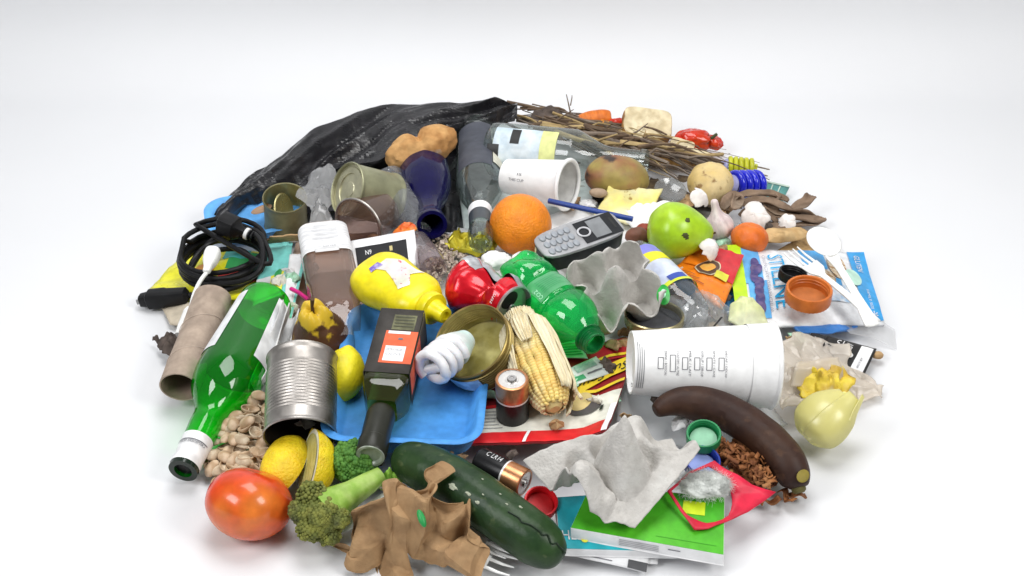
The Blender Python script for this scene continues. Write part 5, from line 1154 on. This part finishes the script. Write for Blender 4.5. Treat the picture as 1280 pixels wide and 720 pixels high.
def pepper(label, c, xd, nrm, r, seed, stem=True):
    t = thing('red_pepper', label, 'pepper', flat(c, xd, nrm))
    def pf_(d): return (1+.16*math.cos(3*math.atan2(d.y, d.z)+seed)*(1-abs(d.x))+.14*N(d.x*2.4+seed, d.y*2.4, d.z*2.4)+.05*N(d.x*6, d.y*6+seed, d.z*6))*(1-.34*math.exp(-((1-d.x)/.10)))
    obj('flesh', blob(r*1.5, r, r*.8, 40, 26, pf_), mat('pepper_red', (.56, .022, .010), .25, c2=(.66, .06, .012), ns=18, bump=.15, bs=60, coat=.3), t)
    if stem:
        obj('stem', tube([V((r*.85, 0, 0)), V((r*1.25, .001, .002)), V((r*1.7, .004, .010))], [.0055, .0026, .0022], 8), mat('pepper_stem', (.07, .085, .03), .7), t)
        obj('calyx', xf(blob(.003, r*.5, r*.45, 18, 10, lambda d: 1+.35*math.cos(5*math.atan2(d.y, d.z))), Matrix.Translation((r*1.0, 0, 0))), mat('calyx', (.05, .06, .025), .75), t)
pepper('shrivelled red pepper with dark green stem behind the bread', S(868, 174, .030), (1, -.15, .12), (0, -.3, 1), .0185, 1)
pepper('red pepper piece showing behind the bread chunk', S(772, 155, .03), (1, 0, 0), (0, -.2, 1), .010, 6, False)
# overripe mango, stone, clear spoon, yellow husk
M, L = axis(S(742, 218, .044), S(810, 226, .036)); 
solo('overripe_mango', 'overripe greenish brown mango with a dark bruise behind the straw', 'mango', xf(blob(.030, .029, .043, 44, 28, lambda d: 1+.04*N(d.x*2, d.y*2, d.z*2)), Matrix.Translation((0, 0, .032))),
     mat('mango_skin', (.33, .25, .07), .5, c2=(.30, .12, .06), ns=22, nd=5, c3=(.05, .035, .03), ns3=30, lo3=.58, hi3=.66, bump=.25, bs=90), M)
solo('nut_kernel', 'small tan stone lying beside the small paper cup mouth', 'stone', blob(.012, .007, .006, 24, 14, lambda d: 1+.08*N(d.x*2, d.y*2, d.z*2)), mat('stone_tan', (.40, .29, .20), .7, bump=.3), flat(S(748, 241, .032), (1, -.2, 0)))
sh = Sheet([(742, 268, .016), (800, 282, .012), (828, 248, .02), (760, 246, .024)], .006, 2, 9, curl=lambda u, v: .016*v*v).root('banana_peel', 'mottled yellow and white fruit peel behind the navy straw', 'peel'); sh.main('peel_skin', mat('peel_yellow', (.76, .66, .20), .5, c2=(.80, .76, .50), ns=18, c3=(.40, .26, .06), ns3=60, lo3=.66, hi3=.7), 20, .003)
m, c = radial((815, 266, .018), [(770, 268, .012), (800, 254, .02), (835, 252, .024), (858, 258, .02), (842, 280, .014), (800, 292, .012)], .010, .006, 40, 6)
solo('paper_tissue', 'soft white crumpled tissue behind the green pear', 'tissue', m, mat('tissue', (0, 0, 0)), c, solid=.001)
c = S(838, 238, .028); t = thing('clear_spoon', 'clear round plastic scoop behind the green pear', 'scoop', flat(c, (1, -.35, 0), (.1, -.35, 1)))
obj('scoop_bowl', lathe([(0, -.008), (.012, -.006), (.020, 0), (.0215, .001), (.020, .002), (.013, -.003), (0, -.005)], 36), thin('lens_clear', (.80, .82, .82), (.4, .42, .42), .05, .25, (.7, .7, .7)), t)
# small reddish scraps near pear and phone
for (x, y, r_, lab_, c_) in ((797, 296, .012, 'dark brown fruit pit beside the phone end', (.20, .08, .05)), (806, 288, .009, 'small red brown fruit scrap touching the green pear', (.35, .06, .03))):
    solo('fruit_pit', lab_, 'fruit scrap', blob(r_*1.3, r_, r_, 22, 14, lambda d: 1+.15*N(d.x*2+x, d.y*2, d.z*2)), mat('pit_%d' % x, c_, .55, bump=.4), S(x, y, .022))
# twigs and dry grass: every stalk a thing of its own
tw_m = [mat('twig_brown', (.17, .115, .07), .85, c2=(.11, .07, .045), ns=60), mat('twig_straw', (.46, .34, .16), .8, c2=(.36, .25, .11), ns=50), mat('twig_grey', (.24, .19, .15), .85, c2=(.17, .13, .10), ns=50)]
for i in range(120):
    k = R.random(); x0 = lerp(640, 835, k)+R.uniform(-22, 22); y0 = lerp(147, 193, k)+R.gauss(0, 7)-4; ln = R.uniform(60, 150); sl = max(.08, R.gauss(.26, .13))
    x1 = min(962, x0+ln); y1 = y0+(x1-x0)*sl
    if y1 > 226: y1 = 226-R.random()*8
    z0_, z1_ = .030+R.uniform(-.010, .014), .028+R.uniform(-.014, .010)
    if x1 > 880: z1_ *= .7
    a, b_ = S(x0, y0, z0_), S(x1, y1, z1_); md = a.lerp(b_, R.uniform(.3, .55))+V((R.gauss(0, .006), R.gauss(0, .008), R.uniform(0, .010)))
    md2 = a.lerp(b_, .75)+V((R.gauss(0, .003), R.gauss(0, .003), R.uniform(0, .004))); r_ = R.choice((.0007, .0009, .0012, .0016, .0022, .0028)); o_ = md
    q = cr([tuple(p-o_) for p in (a, md, md2, b_)], 4)
    kd = R.choice((0, 0, 0, 1, 2, 2))
    nm = ('brown', 'straw coloured', 'grey')[kd]
    solo('twig', 'thin dry %s twig in the bundle behind the glass bottle' % nm, 'twig', tube(q, [lerp(r_, r_*.45, j/(len(q)-1)) for j in range(len(q))], 5), tw_m[kd], o_, 'dry %s twigs at the back of the heap' % nm)
for k in range(12):
    x0 = R.uniform(650, 800); y0 = 150+(x0-650)*.24+R.gauss(0, 5); x1 = x0+R.uniform(70, 140); y1 = y0+(x1-x0)*R.uniform(.12, .42)
    pts_ = [S(lerp(x0, x1, q/4), min(222, lerp(y0, y1, q/4)+R.gauss(0, 2.5)), .040+R.uniform(-.006, .010)) for q in range(5)]; o_ = pts_[2]; r_ = R.uniform(.0026, .0042)
    t = thing('branch', 'thick crooked grey brown branch lying among the dry twigs', 'branch', o_, 'thick branches among the twigs')
    q = cr([tuple(p-o_) for p in pts_], 3); obj('stalk', tube(q, [lerp(r_, r_*.6, j/(len(q)-1)) for j in range(len(q))], 8, wob=.3, seed=k), tw_m[k % 3], t)
    f0 = pts_[1+k % 3]-o_; obj('side_shoot', tube([f0, f0+V((.012, R.uniform(-.01, .01), .008)), f0+V((.028, R.uniform(-.02, .02), .012))], [r_*.5, r_*.4, r_*.2], 6), tw_m[k % 3], t)
pepper('torn red pepper half under the twigs beside the bread', S(792, 186, .030), (1, -.3, 0), (0, -.3, 1), .010, 3, False)
pepper('dark red pepper end next to the stemmed pepper', S(892, 178, .024), (.6, -.5, 0), (0, -.3, 1), .011, 8, False)
bread('broken white bread piece leaning on the bread chunk', S(792, 166, .036), (1, -.5, .1), (-.2, -.5, .8), .016, .012, .010, 17)
bread('torn bread crust lying below the red pepper', S(872, 194, .026), (1, -.2, 0), (.2, -.4, .9), .020, .010, .010, 21)
a = S(716, 152, .034)
t = thing('twig', 'forked bare twig standing up above the dry bundle', 'twig', a, None)
obj('stalk', tube([V((0, 0, 0)), P(712, 136, .052)-a, P(708, 118, .072)-a], [.0014, .0012, .0007], 6), tw_m[2], t)
obj('side_shoot', tube([P(713, 132, .056)-a, P(715, 122, .066)-a, P(715, 119, .07)-a], [.001, .0008, .0005], 6), tw_m[2], t)
m, c = radial((690, 150, .034), [(660, 150, .03), (668, 138, .04), (685, 132, .046), (698, 137, .044), (715, 150, .034), (690, 158, .028)], .004, .006, 50, 3)
solo('dead_leaf', 'curled dark brown dead leaf rising behind the twigs', 'leaf', m, mat('dead_leaf', (.115, .085, .07), .8, c2=(.08, .06, .05), ns=40, bump=.4), c, solid=.001)

# ================================================================== LOWER RIGHT
# white food filter paper with yellow scraps
m, c = radial((1040, 465, .010), [(978, 432, .02), (1000, 412, .022), (1030, 418, .022), (1060, 428, .02), (1062, 450, .016), (1110, 488, .004), (1100, 500, .003), (1058, 500, .004), (1020, 512, .006), (975, 512, .006), (970, 470, .014)], .004, .016, 30, 12, nr=28, dens=10, vor=1)
solo('filter_paper', 'creased off white filter paper at the open end of the tall cup', 'filter paper', m, thin('filter_paper', (.93, .89, .83), (.8, .72, .62), .35, .66, (.92, .86, .78), refl=.2, bump=.6, bs=60), c, solid=.0008, sharp=10)
m, c = radial((1036, 482, .024), [(992, 470, .024), (1005, 456, .030), (1040, 452, .032), (1066, 472, .026), (1058, 496, .016), (1030, 504, .014), (1004, 494, .018)], .006, .010, 45, 3)
solo('scrambled_egg', 'lumpy yellow egg leftovers on the filter paper', 'food scraps', m, mat('egg_yellow', (.78, .60, .06), .45, c2=(.62, .40, .05), ns=40, bump=.5, bs=80, c3=(.80, .74, .40), ns3=30), c, solid=.004)
sh = Sheet([(990, 470, .036), (1058, 468, .034), (1048, 446, .042), (996, 452, .042)], .003, 2, 31, curl=lambda u, v: -.014*sstep(.6, 0, v)).root('paper_fold', 'folded pale paper flap over the yellow egg leftovers', 'paper'); sh.main('paper_sheet', mat('filter_paper', (0, 0, 0)), 14, .001)
# pale onion
b = S(1027, 526, .024); M, L = axis(b, b+V((.026, .012, .022))); t = thing('onion', 'pale yellow peeled onion with a pointed end below the filter paper', 'onion', M)
obj('bulb', lathe(cr([(0, -.024), (.013, -.024), (.027, -.014), (.0305, .0), (.027, .014), (.018, .025), (.010, .032), (.006, .038), (0, .039)], 6), 52, fy=.82, dent=lambda p, a, z: p*(1+.02*math.sin(a*9+z*60)*.8)), mat('onion_flesh', (.86, .82, .36), .35, c2=(.76, .73, .22), ns=40, aniso=(4, 4, .3), sss=.15, c3=(.84, .83, .62), ns3=10), t)
for k, (a0, a1, sc_, dz_) in enumerate(((.9, 2.0, 1.05, .003), (1.9, 3.3, 1.07, .005), (2.9, 4.4, 1.04, .008))):
    obj('onion_layer', lathe([(r_*sc_, z_+dz_*sstep(0, .03, z_)) for r_, z_ in cr([(.013, -.0235), (.027, -.014), (.0305, .0), (.0275, .014), (.0195, .025), (.0125, .033+.004*k)], 5)], 22, 0, a0, a1, .84), thin('onion_layer_skin', (.92, .88, .62), (.8, .74, .4), .3, .72, (.95, .92, .46), refl=.3), t, solid=.0006)
# black and white label card
sh = Sheet([(1022, 440, .010), (1080, 470, .004), (1096, 436, .008), (1036, 420, .016)], .001, 2, 5).root('label_card', 'black and white printed card leaning behind the filter paper', 'card'); sh.main('card_sheet', mat('card_black', (.025, .024, .024), .45), 10, .0015)
sh.patch('white_panel', .70, .95, .0, .94, WHITE); sh.text('15', .22, .36, .60, .90, WI, 2); sh.text('ABV', .42, .56, .55, .86, WI, 1); sh.disc('round_mark', .58, .44, .06, .10, WI); sh.text('BEST BY', .80, .84, .1, .5, INK, 1)
sh = Sheet([(1008, 428, .010), (1030, 434, .010), (1036, 420, .012), (1014, 416, .012)], .001, 2, 7).root('label_card', 'small black printed card tip under the blue packet', 'card'); sh.main('card_sheet', mat('card_black', (0, 0, 0)), 6, .0015); sh.text('NET WT', .3, .8, .3, .6, WI, 1)
solo('brown_crumb', 'small brown crumb behind the black printed card', 'crumb', blob(.007, .006, .004, 16, 10, lambda d: 1+.2*N(d.x*2, d.y*2, 1)), CARD, S(1097, 444, .004))
# banana
q = [V(p) for p in cr([tuple(S(*p)) for p in ((818, 514, .030), (850, 502, .034), (900, 512, .034), (948, 540, .032), (978, 570, .028), (994, 598, .022), (998, 610, .018))], 8)]
n = len(q); t = thing('banana', 'overripe dark brown banana curved below the tall white cup', 'banana', q[n//2]); o_ = q[n//2]
rad = [.0202*(min(1, .30+.75*(i/(n*.26))**.8) if i < n*.26 else 1+.06*math.sin(PI*(i/n-.26)))*(1 if i < n*.7 else lerp(1, .34, ((i-n*.7)/(n*.3))**1.3)) for i in range(n)]
bv = tube([p-o_ for p in q], rad, 10, wob=.05)
obj('banana_skin', bv, mat('banana_brown', (.034, .016, .012), .5, c2=(.055, .026, .016), ns=26, bump=.25, bs=90, c3=(.085, .042, .024), ns3=70, lo3=.58, hi3=.7, spec=.22), t, sub=1)
obj('tip', xf(lathe([(.0075, -.002), (.0072, .003), (.005, .005), (0, .005)], 18), axis(q[-1]-o_, q[-1]-o_+(q[-1]-q[-2]))[0]), mat('banana_tip', (.10, .085, .02), .7), t)
obj('yellow_patch', xf(blob(.006, .008, .0012, 14, 8), flat(q[int(n*.86)]-o_+V((.003, -.009, .0155)), (1, -1, 0), (.2, -.5, .82))), mat('banana_patch', (.22, .17, .02), .6), t)
# caps
cap('green screw cap lying open side up by the banana', S(879, 551, .026), (-.05, -.25, 1), .0175, .013, mat('cap_green', (.01, .22, .07), .35), liner=mat('liner_green', (.25, .52, .34), .4))
cap('dark blue screw cap below the green one', S(876, 584, .016), (.05, -.25, 1), .0180, .013, mat('cap_blue', (.01, .035, .30), .35), liner=mat('liner_blue', (.30, .38, .75), .4))
cap('bright red screw cap beside the cucumber', S(674, 634, .010), (.15, -.35, 1), .0165, .013, mat('cap_red', (.68, .012, .02), .35), liner=mat('liner_red', (.60, .02, .025), .4))
# brown shredded bark
def shreds():
    c = S(935, 582, .006); vs, fs = [], []
    m0, c1 = radial((935, 582, .008), [(900, 552, .008), (925, 552, .016), (950, 572, .012), (974, 604, .004), (950, 610, .004), (915, 596, .008), (898, 576, .010)], .012, .012, 70, 5)
    vs += [v+(c1-c) for v in m0[0]]; fs += m0[1]
    for i in range(150):
        k = R.random(); x, y = lerp(908, 958, k)+R.gauss(0, 9), lerp(560, 598, k)+R.gauss(0, 7); p = S(x, y, .014+R.random()*.016)-c
        L_ = R.uniform(.006, .014); a = R.uniform(0, 6.28); d_ = V((math.cos(a), math.sin(a), R.uniform(-.5, .5))); sx = d_.cross(V((R.gauss(0, .5), R.gauss(0, .5), 1))).normalized(); nn = sx.cross(d_); cv = R.uniform(-.006, .006)
        g, h = grid(lambda u, v: p+d_*(L_*(v-.5))+sx*((u-.5)*.0042)+nn*cv*(v-.5)**2*4, 1, 4); o = len(vs); vs += g; fs += [tuple(b_+o for b_ in f_) for f_ in h]
    o = obj('bark_shreds', (vs, fs), mat('bark_shreds', (.30, .115, .035), .75, c2=(.18, .06, .02), ns=80, bump=.4, c3=(.42, .19, .07), ns3=60), solid=.0007); o.location = c
    tag(o, 'heap of curly brown bark shreds inside the banana curve', 'bark', kind='stuff')
shreds()
for k, (x, y, a) in enumerate(((962, 628, .4), (983, 622, 2.2), (994, 620, .2))):
    c = S(x, y, .004)
    solo('bark_chip', ('curled brown bark chip by the red card tip', 'brown bark chip below the banana tip', 'outermost brown bark chip off the heap')[k], 'bark', grid(lambda u, v: V(((v-.5)*.022, (u-.5)*.007+.003*math.sin(v*6), .003*math.sin(v*9+k)+.002)), 3, 12), mat('bark_shreds', (0, 0, 0)), Matrix.Translation(c) @ Matrix.Rotation(a, 4, 'Z'), solid=.0014)
# boxes at the lower right
def flatbox(name, label, cs, zt, th, top, side, extra=None):
    s = Sheet([(a, b_, zt) for a, b_ in cs], 0, 1, 1).root(name, label, 'box')
    obj('box_sides', (lambda pts: ([p for p in pts]+[V((p.x, p.y, p.z-th)) for p in pts], [(0, 1, 5, 4), (1, 2, 6, 5), (2, 3, 7, 6), (3, 0, 4, 7), (7, 6, 5, 4), (0, 3, 2, 1)]))([s.f(0, 0), s.f(1, 0), s.f(1, 1), s.f(0, 1)]), side, s.t, smooth=False, bevel=.0008)
    s.patch('printed_top', .003, .997, .003, .997, top, .0004, 4); return s
for k, (cs, z, lab_, m_) in enumerate((([(698, 694), (822, 705), (832, 640), (702, 640)], .004, 'white paper sheet lowest under the teal box', WHITE), ([(700, 690), (808, 716), (818, 650), (708, 640)], .007, 'white printed leaflet with a dark corner under the teal box', WHITE))):
    s = Sheet([(a, b_, z) for a, b_ in cs], .0008, 2, k*5).root('paper_sheet', lab_, 'paper'); s.main('sheet', m_, 12, .0006)
    if k: s.patch('dark_corner', .78, 1, 0, .16, GREYD, .0009); s.patch('text_line', .1, .6, .05, .07, INK, .0009)
tb = flatbox('teal_box', 'flat teal cardboard box with white lettering beside the red cap', [(700, 686), (846, 690), (830, 612), (694, 622)], .016, .008, mat('teal_print', (.01, .36, .44), .4, c2=(.012, .40, .47), ns=8), WHITE)
tb.text('HELLO', .03, .34, .16, .34, WI, 0, .0012); tb.disc('lime_dot', .22, .16, .03, .05, mat('lemon_print', (0, 0, 0)), .0014)
gb = flatbox('green_box', 'flat bright green cardboard box with a white edge under the egg carton', [(713, 660), (905, 694), (906, 622), (738, 606)], .028, .013, mat('green_box', (.06, .42, .015), .38, c2=(.09, .48, .02), ns=9), WHITE)
gb.patch('crease', .55, .95, .12, .128, mat('green_box_dark', (.04, .30, .012), .4), .0008); gb.patch('lime_patch', .70, .86, .62, .86, mat('lime_patch', (.62, .78, .02), .4), .0010)
# small print on the white edge
def edgef(u, v, off=0): 
    a, b_ = gb.f(0, 0), gb.f(1, 0); p = a.lerp(b_, u); nrm = V((b_.y-a.y, -(b_.x-a.x), 0)).normalized(); return p+V((0, 0, -.011*(1-v)-.001))+nrm*(off+.0002)
for k in range(4): obj('printed_line', grid(lambda u, v: edgef(u, v, .0003), 4, 1, .32, .58, .18+k*.19, .26+k*.19), mat('pale_ink', (0, 0, 0)), gb.t)
obj('printed_line', grid(lambda u, v: edgef(u, v, .0003), 4, 1, .64, .72, .6, .7), INK, gb.t)
# red card with a round hole
def holed():
    out = [(893, 576, .036), (912, 590, .036), (940, 606, .032), (970, 616, .026), (935, 640, .030), (885, 661, .034), (868, 662, .036), (850, 638, .036), (834, 614, .038), (845, 604, .036), (862, 590, .034)]
    pts = [S(*q) for q in out]; hc = S(877, 616, .034); o = hc; loop = []
    for i in range(len(pts)):
        for s in range(5): loop.append(pts[i].lerp(pts[(i+1) % len(pts)], s/5))
    n = len(loop); vs, fs = [], []
    for p in loop:
        d_ = (p-hc); a = math.atan2(d_.y, d_.x); h = V((.030*math.cos(a), .034*math.sin(a), 0)); k = min(.90, h.length/V((d_.x, d_.y, 0)).length)
        inn = hc+d_*k; 
        for j in range(4):
            q = inn.lerp(p, j/3); vs.append(q-o+V((0, 0, .003*N(q.x*40, q.y*40, 3))))
    fs = [(i*4+j, i*4+j+1, ((i+1) % n)*4+j+1, ((i+1) % n)*4+j) for i in range(n) for j in range(3)]
    solo('red_card', 'bright red card with a large round hole lying on the green box', 'card', (vs, fs), mat('red_card', (.72, .02, .06), .45, c2=(.64, .015, .045), ns=10), o, solid=.0012)
holed()
def fluff():
    c = S(880, 606, .036); vs, fs = [], []
    for i in range(1800):
        th = R.uniform(0, 2*PI); rr_ = R.random()**.5; p = V((rr_*math.cos(th)*.026, rr_*math.sin(th)*.020, R.random()*.012*(1-rr_))); d_ = V((R.gauss(0, 1), R.gauss(0, 1), R.gauss(0, .6))).normalized(); e = d_.cross(V((0, 0, 1))).normalized(); L_ = R.uniform(.003, .009)
        q = [p-d_*L_, p+e*L_*R.uniform(-.5, .5), p+d_*L_]; v, f = tube(q, .00010, 3, cap=False); o = len(vs); vs += v; fs += [tuple(a+o for a in g) for g in f]
    m0 = blob(.022, .017, .006, 26, 14, lambda d: 1+.35*N(d.x*2, d.y*2, d.z*2)); o = len(vs); vs += m0[0]; fs += [tuple(a+o for a in g) for g in m0[1]]
    o_ = obj('cotton_fluff', (vs, fs), mat('cotton', (.70, .72, .69), .95), sharp=0); o_.location = c
    tag(o_, 'wispy white cotton wool tuft inside the red card hole', 'cotton wool')
fluff()

# ================================================================== FRONT
# cucumber
q = [V(p) for p in cr([tuple(S(*p)) for p in ((494, 572, .026), (520, 580, .030), (565, 602, .032), (610, 632, .033), (655, 664, .031), (686, 687, .027), (703, 699, .022))], 8)]
n = len(q); o_ = q[n//2]; t = thing('cucumber', 'long dark green cucumber with pale scuffs under the blue tray', 'cucumber', o_)
rad = [.0255*math.sqrt(max(.03, 1-(2*i/(n-1)-1)**4))*(1+.015*N(i*.3, 1, 1))*(1-.22*sstep(.72, 1, i/(n-1))) for i in range(n)]
obj('cucumber_skin', tube([p-o_ for p in q], rad, 24, wob=.03), mat('cucumber_green', (.013, .036, .012), .36, c2=(.026, .058, .018), ns=40, bump=.4, bs=90, c3=(.07, .10, .04), ns3=90, lo3=.64, hi3=.74, spec=.25), t, sub=1)
for (k, a, s1) in ((.40, .42, .0038), (.47, .30, .0026), (.52, .38, .0022), (.60, -.2, .0012), (.63, -.45, .0016), (.46, -.5, .0011), (.55, -.40, .0010), (.50, .02, .0010)):
    i = int(k*(n-1)); dd = (q[i+1]-q[i]).normalized(); up = V((0, -.5, .86)); nn = (up-dd*up.dot(dd)).normalized(); sd = dd.cross(nn); nr_ = (nn*math.cos(a)+sd*math.sin(a)).normalized()
    obj('pale_scuff', xf(blob(s1*1.3, s1*.7, .0007, 12, 8, lambda d: 1+.75*N(d.x*1.6+k*90, d.y*1.6, 1)), flat(q[i]-o_+nr_*(rad[i]*1.0), dd, nr_)), mat('scuff', (.42, .45, .34), .7), t)
cre = []
for j in range(14):
    k = .62+.03*j*.9; i = min(n-2, int(k*(n-1))); dd = (q[i+1]-q[i]).normalized(); up = V((0, -.7, .7)); nn = (up-dd*up.dot(dd)).normalized(); sd = dd.cross(nn); a = -.2+.35*N(j*.8, 2, 2)-.02*j; cre.append(q[i]-o_+(nn*math.cos(a)+sd*math.sin(a))*(rad[i]*1.005))
obj('wrinkle', tube(cr([tuple(p) for p in cre], 5), .0009, 6), mat('wrinkle_dark', (.008, .02, .008), .4), t)
# tomato
M = flat(S(311, 629, .036), (1, .1, 0), (.25, .55, .8))
t = thing('tomato', 'large ripe red orange tomato at the front edge of the heap', 'tomato', M)
obj('tomato_skin', blob(.0425, .0415, .0355, 56, 34, lambda d: (1+.018*math.cos(5*math.atan2(d.y, d.x)+.6)*(1-d.z*d.z)+.015*N(d.x*2, d.y*2, d.z*2))*(1-.13*math.exp(-((1-d.z)/.06)))), mat('tomato_red', (.66, .035, .010), .25, c2=(.70, .10, .012), ns=9, nd=2, c3=(.76, .22, .03), ns3=12, lo3=.55, hi3=.72, sss=.08, coat=.3), t)
# broccoli
def floret(t, centre, rx, up, material, seed, name='floret_head', n=420, sz=.0038, squash=.8):
    """a head packed with small bud clusters"""
    vs, fs = [], []; upv = V(up).normalized(); base = blob(1, 1, 1, 8, 5)
    core = blob(rx*.9, rx*.9, rx*.9*squash, 28, 18, lambda d: 1+.16*N(d.x*2.6+seed, d.y*2.6, d.z*2.6)); vs += [centre+v for v in core[0]]; fs += core[1]
    for i in range(n):
        z = 1-2*(i+.5)/n; ph = i*2.39996; d = V((math.sqrt(1-z*z)*math.cos(ph), math.sqrt(1-z*z)*math.sin(ph), z))
        if d.dot(upv) < -.45: continue
        k = 1+.16*N(d.x*2.6+seed, d.y*2.6, d.z*2.6)+R.uniform(-.04, .06); s = sz*R.uniform(.6, 1.25); p = centre+V((d.x*rx*k, d.y*rx*k, d.z*rx*k*squash))
        o = len(vs); vs += [p+V((v.x, v.y, v.z))*s for v in base[0]]; fs += [tuple(a+o for a in f_) for f_ in base[1]]
    h = obj(name, (vs, fs), material, t, sharp=0); h['kind'] = 'stuff'; return h
hc = S(402, 641, .034); st = S(476, 593, .030); o_ = S(420, 640, 0); t = thing('broccoli', 'ageing olive green broccoli floret with a thick pale stem', 'broccoli', o_)
BUD = mat('broccoli_olive', (.13, .15, .03), .75, c2=(.24, .25, .05), ns=120, bump=.6, bs=300, c3=(.08, .09, .03), ns3=45)
floret(t, hc-o_, .023, (hc-st), BUD, 2, n=420, sz=.0030)
for k in range(13):
    z_ = 1-2*(k+.5)/13; ph = k*2.4; dd = V((math.sqrt(1-z_*z_)*math.cos(ph), math.sqrt(1-z_*z_)*math.sin(ph), z_))
    if dd.dot((hc-st).normalized()) > -.35: floret(t, hc-o_+dd*(.0205+.003*N(k*2.1, 1, 1)), .0115+.003*N(k*1.7, 3, 3), dd, BUD, k, n=150, sz=.0023)
STM = mat('broccoli_stem', (.24, .42, .05), .5, c2=(.38, .54, .13), ns=60, aniso=(1, 1, 1), bump=.2)
d_ = (hc-st)
sm = obj('stem', tube([st-o_, st-o_+d_*.2, st-o_+d_*.5, st-o_+d_*.8, st-o_+d_*1.0], [.008, .0105, .013, .019, .024], 18, wob=.12), STM, t)
for k, a in enumerate((-.9, -.3, .4, 1.0)):
    sd = V((math.sin(a)*.6, -math.cos(a)*.2, .35)); obj('branch', tube([st-o_+d_*.45, st-o_+d_*.75+sd*.014, hc-o_+sd*.026], [.006, .006, .008], 10), STM, sm)
o_ = S(440, 590, 0); t = thing('broccoli', 'fresh bright green broccoli floret between lemon and oil bottle', 'broccoli', o_)
hc = S(443, 578, .024); floret(t, hc-o_, .0215, (0, -.5, .9), mat('broccoli_green', (.055, .17, .025), .7, c2=(.11, .27, .04), ns=140, bump=.6, bs=300), 8, n=620, sz=.0028, squash=.95)
obj('stem', tube([hc-o_+V((.004, .012, -.012)), hc-o_+V((.008, .02, -.024))], [.010, .008], 12), STM, t)
m, c = radial((488, 600, .020), [(474, 610, .012), (478, 596, .022), (486, 586, .030), (498, 588, .030), (503, 600, .022), (497, 612, .012)], .008, .008, 70, 6)
solo('lettuce_leaf', 'small frilly bright green lettuce piece beside the broccoli stem', 'lettuce', m, mat('lettuce', (.22, .52, .04), .45, c2=(.40, .66, .12), ns=50, bump=.3), c, solid=.001)
# white plastic knife
a, e = S(492, 614, .014), S(424, 664, .006); M, L = axis(a, e); t = thing('plastic_knife', 'white plastic knife blade under the broccoli stem', 'knife', M)
obj('blade', loft([[V((x*w_, y, z)) for x, y in ((-1, 0), (-.6, .0012), (.6, .0012), (1, 0), (.6, -.0012), (-.6, -.0012))] for z, w_ in ((0, .006), (L*.4, .008), (L*.8, .0085), (L, .004))]), WPLAST, t)
# white fork under the brown paper
fork('white plastic fork poking from under the crumpled brown paper', S(645, 706, .008), S(592, 684, .012), S(545, 662, .014), (0, 0, 1), .020)
fork('second white fork with long tines beneath the cucumber', S(640, 690, .012), S(588, 662, .014), S(556, 644, .014), (0, 0, 1), .014)
# crumpled brown paper
out = [(545, 574, .070), (559, 590, .066), (552, 622, .050), (566, 640, .044), (592, 664, .026), (597, 700, .010), (592, 730, .004), (568, 712, .014), (545, 696, .024), (512, 694, .022), (500, 730, .004), (482, 722, .006), (470, 698, .018), (446, 710, .008), (432, 700, .014), (412, 680, .018), (430, 662, .026), (448, 646, .034), (470, 630, .044), (492, 618, .052), (512, 600, .060), (534, 592, .066)]
m, c = radial((512, 652, .052), out, .002, .040, 27, 5, nr=52, dens=14, vor=1)
t = thing('brown_paper', 'crumpled brown kraft paper bag scrap in front of the cucumber', 'paper bag', c)
obj('paper_sheet', m, mat('kraft_crumpled', (.38, .235, .115), .8, c2=(.32, .19, .09), ns=60, bump=.15, bs=500), t, solid=.0005, smooth=False)
solo('green_bean', 'small green plant scrap caught in the crumpled brown paper', 'plant scrap', blob(.0035, .009, .003, 16, 10), mat('bean_green', (.02, .30, .07), .4), flat(S(527, 648, .070), (1, .5, 0), (0, -.6, .8)))

# ================================================================== small torn scraps lodged in the gaps
kinds = (('white paper', WHITE), ('cream paper', CREAM), ('brown card', CARD), ('tan paper', KRAFT), ('frosty film', FILMW), ('dark leaf', mat('dry_leaf', (0, 0, 0))), ('pale green wrapper', mat('pale_green_film', (0, 0, 0))))
spots = [(372, 300), (366, 384), (470, 345), (520, 285), (560, 330), (612, 318), (575, 345), (672, 330), (640, 345), (700, 300), (720, 330), (705, 400), (760, 300), (800, 310), (735, 255), (765, 262), (860, 250), (905, 262), (925, 285), (960, 285), (905, 305), (832, 325), (850, 345), (780, 415), (770, 430), (795, 480), (820, 500), (770, 500), (850, 530), (610, 480), (560, 565), (575, 572), (700, 560), (640, 570), (330, 500), (345, 480), (475, 605), (990, 425), (1010, 405), (985, 400), (840, 420), (905, 412), (610, 300), (540, 310), (690, 250), (815, 245), (425, 300), (470, 300), (390, 300)]
for k in range(70):
    a_ = R.uniform(0, 6.28); q_ = math.sqrt(R.random())*.86; spots.append((650+440*q_*math.cos(a_), 405+240*q_*math.sin(a_)))
spots = [q for q in spots if not (425 < q[0] < 605 and 400 < q[1] < 565) and not (925 < q[0] < 1110 and 308 < q[1] < 412)]
for k, (x, y) in enumerate(spots):
    kn, m_ = kinds[k % 7]; r_ = R.uniform(8, 15); n_ = R.randint(4, 7); a0 = R.uniform(0, 6)
    out = [(x+r_*R.uniform(.6, 1.2)*math.cos(a0+2*PI*i/n_), y+.65*r_*R.uniform(.6, 1.2)*math.sin(a0+2*PI*i/n_), .010+R.uniform(-.006, .008)) for i in range(n_)]
    m, c = radial((x, y, .012), out, .003, .006, 90, k, nr=6, dens=4, vor=1)
    solo('torn_scrap', 'small torn %s scrap lodged in a gap of the heap' % kn, 'scrap', m, m_, c, 'torn %s scraps in the gaps' % kn, solid=.0006, sharp=15)
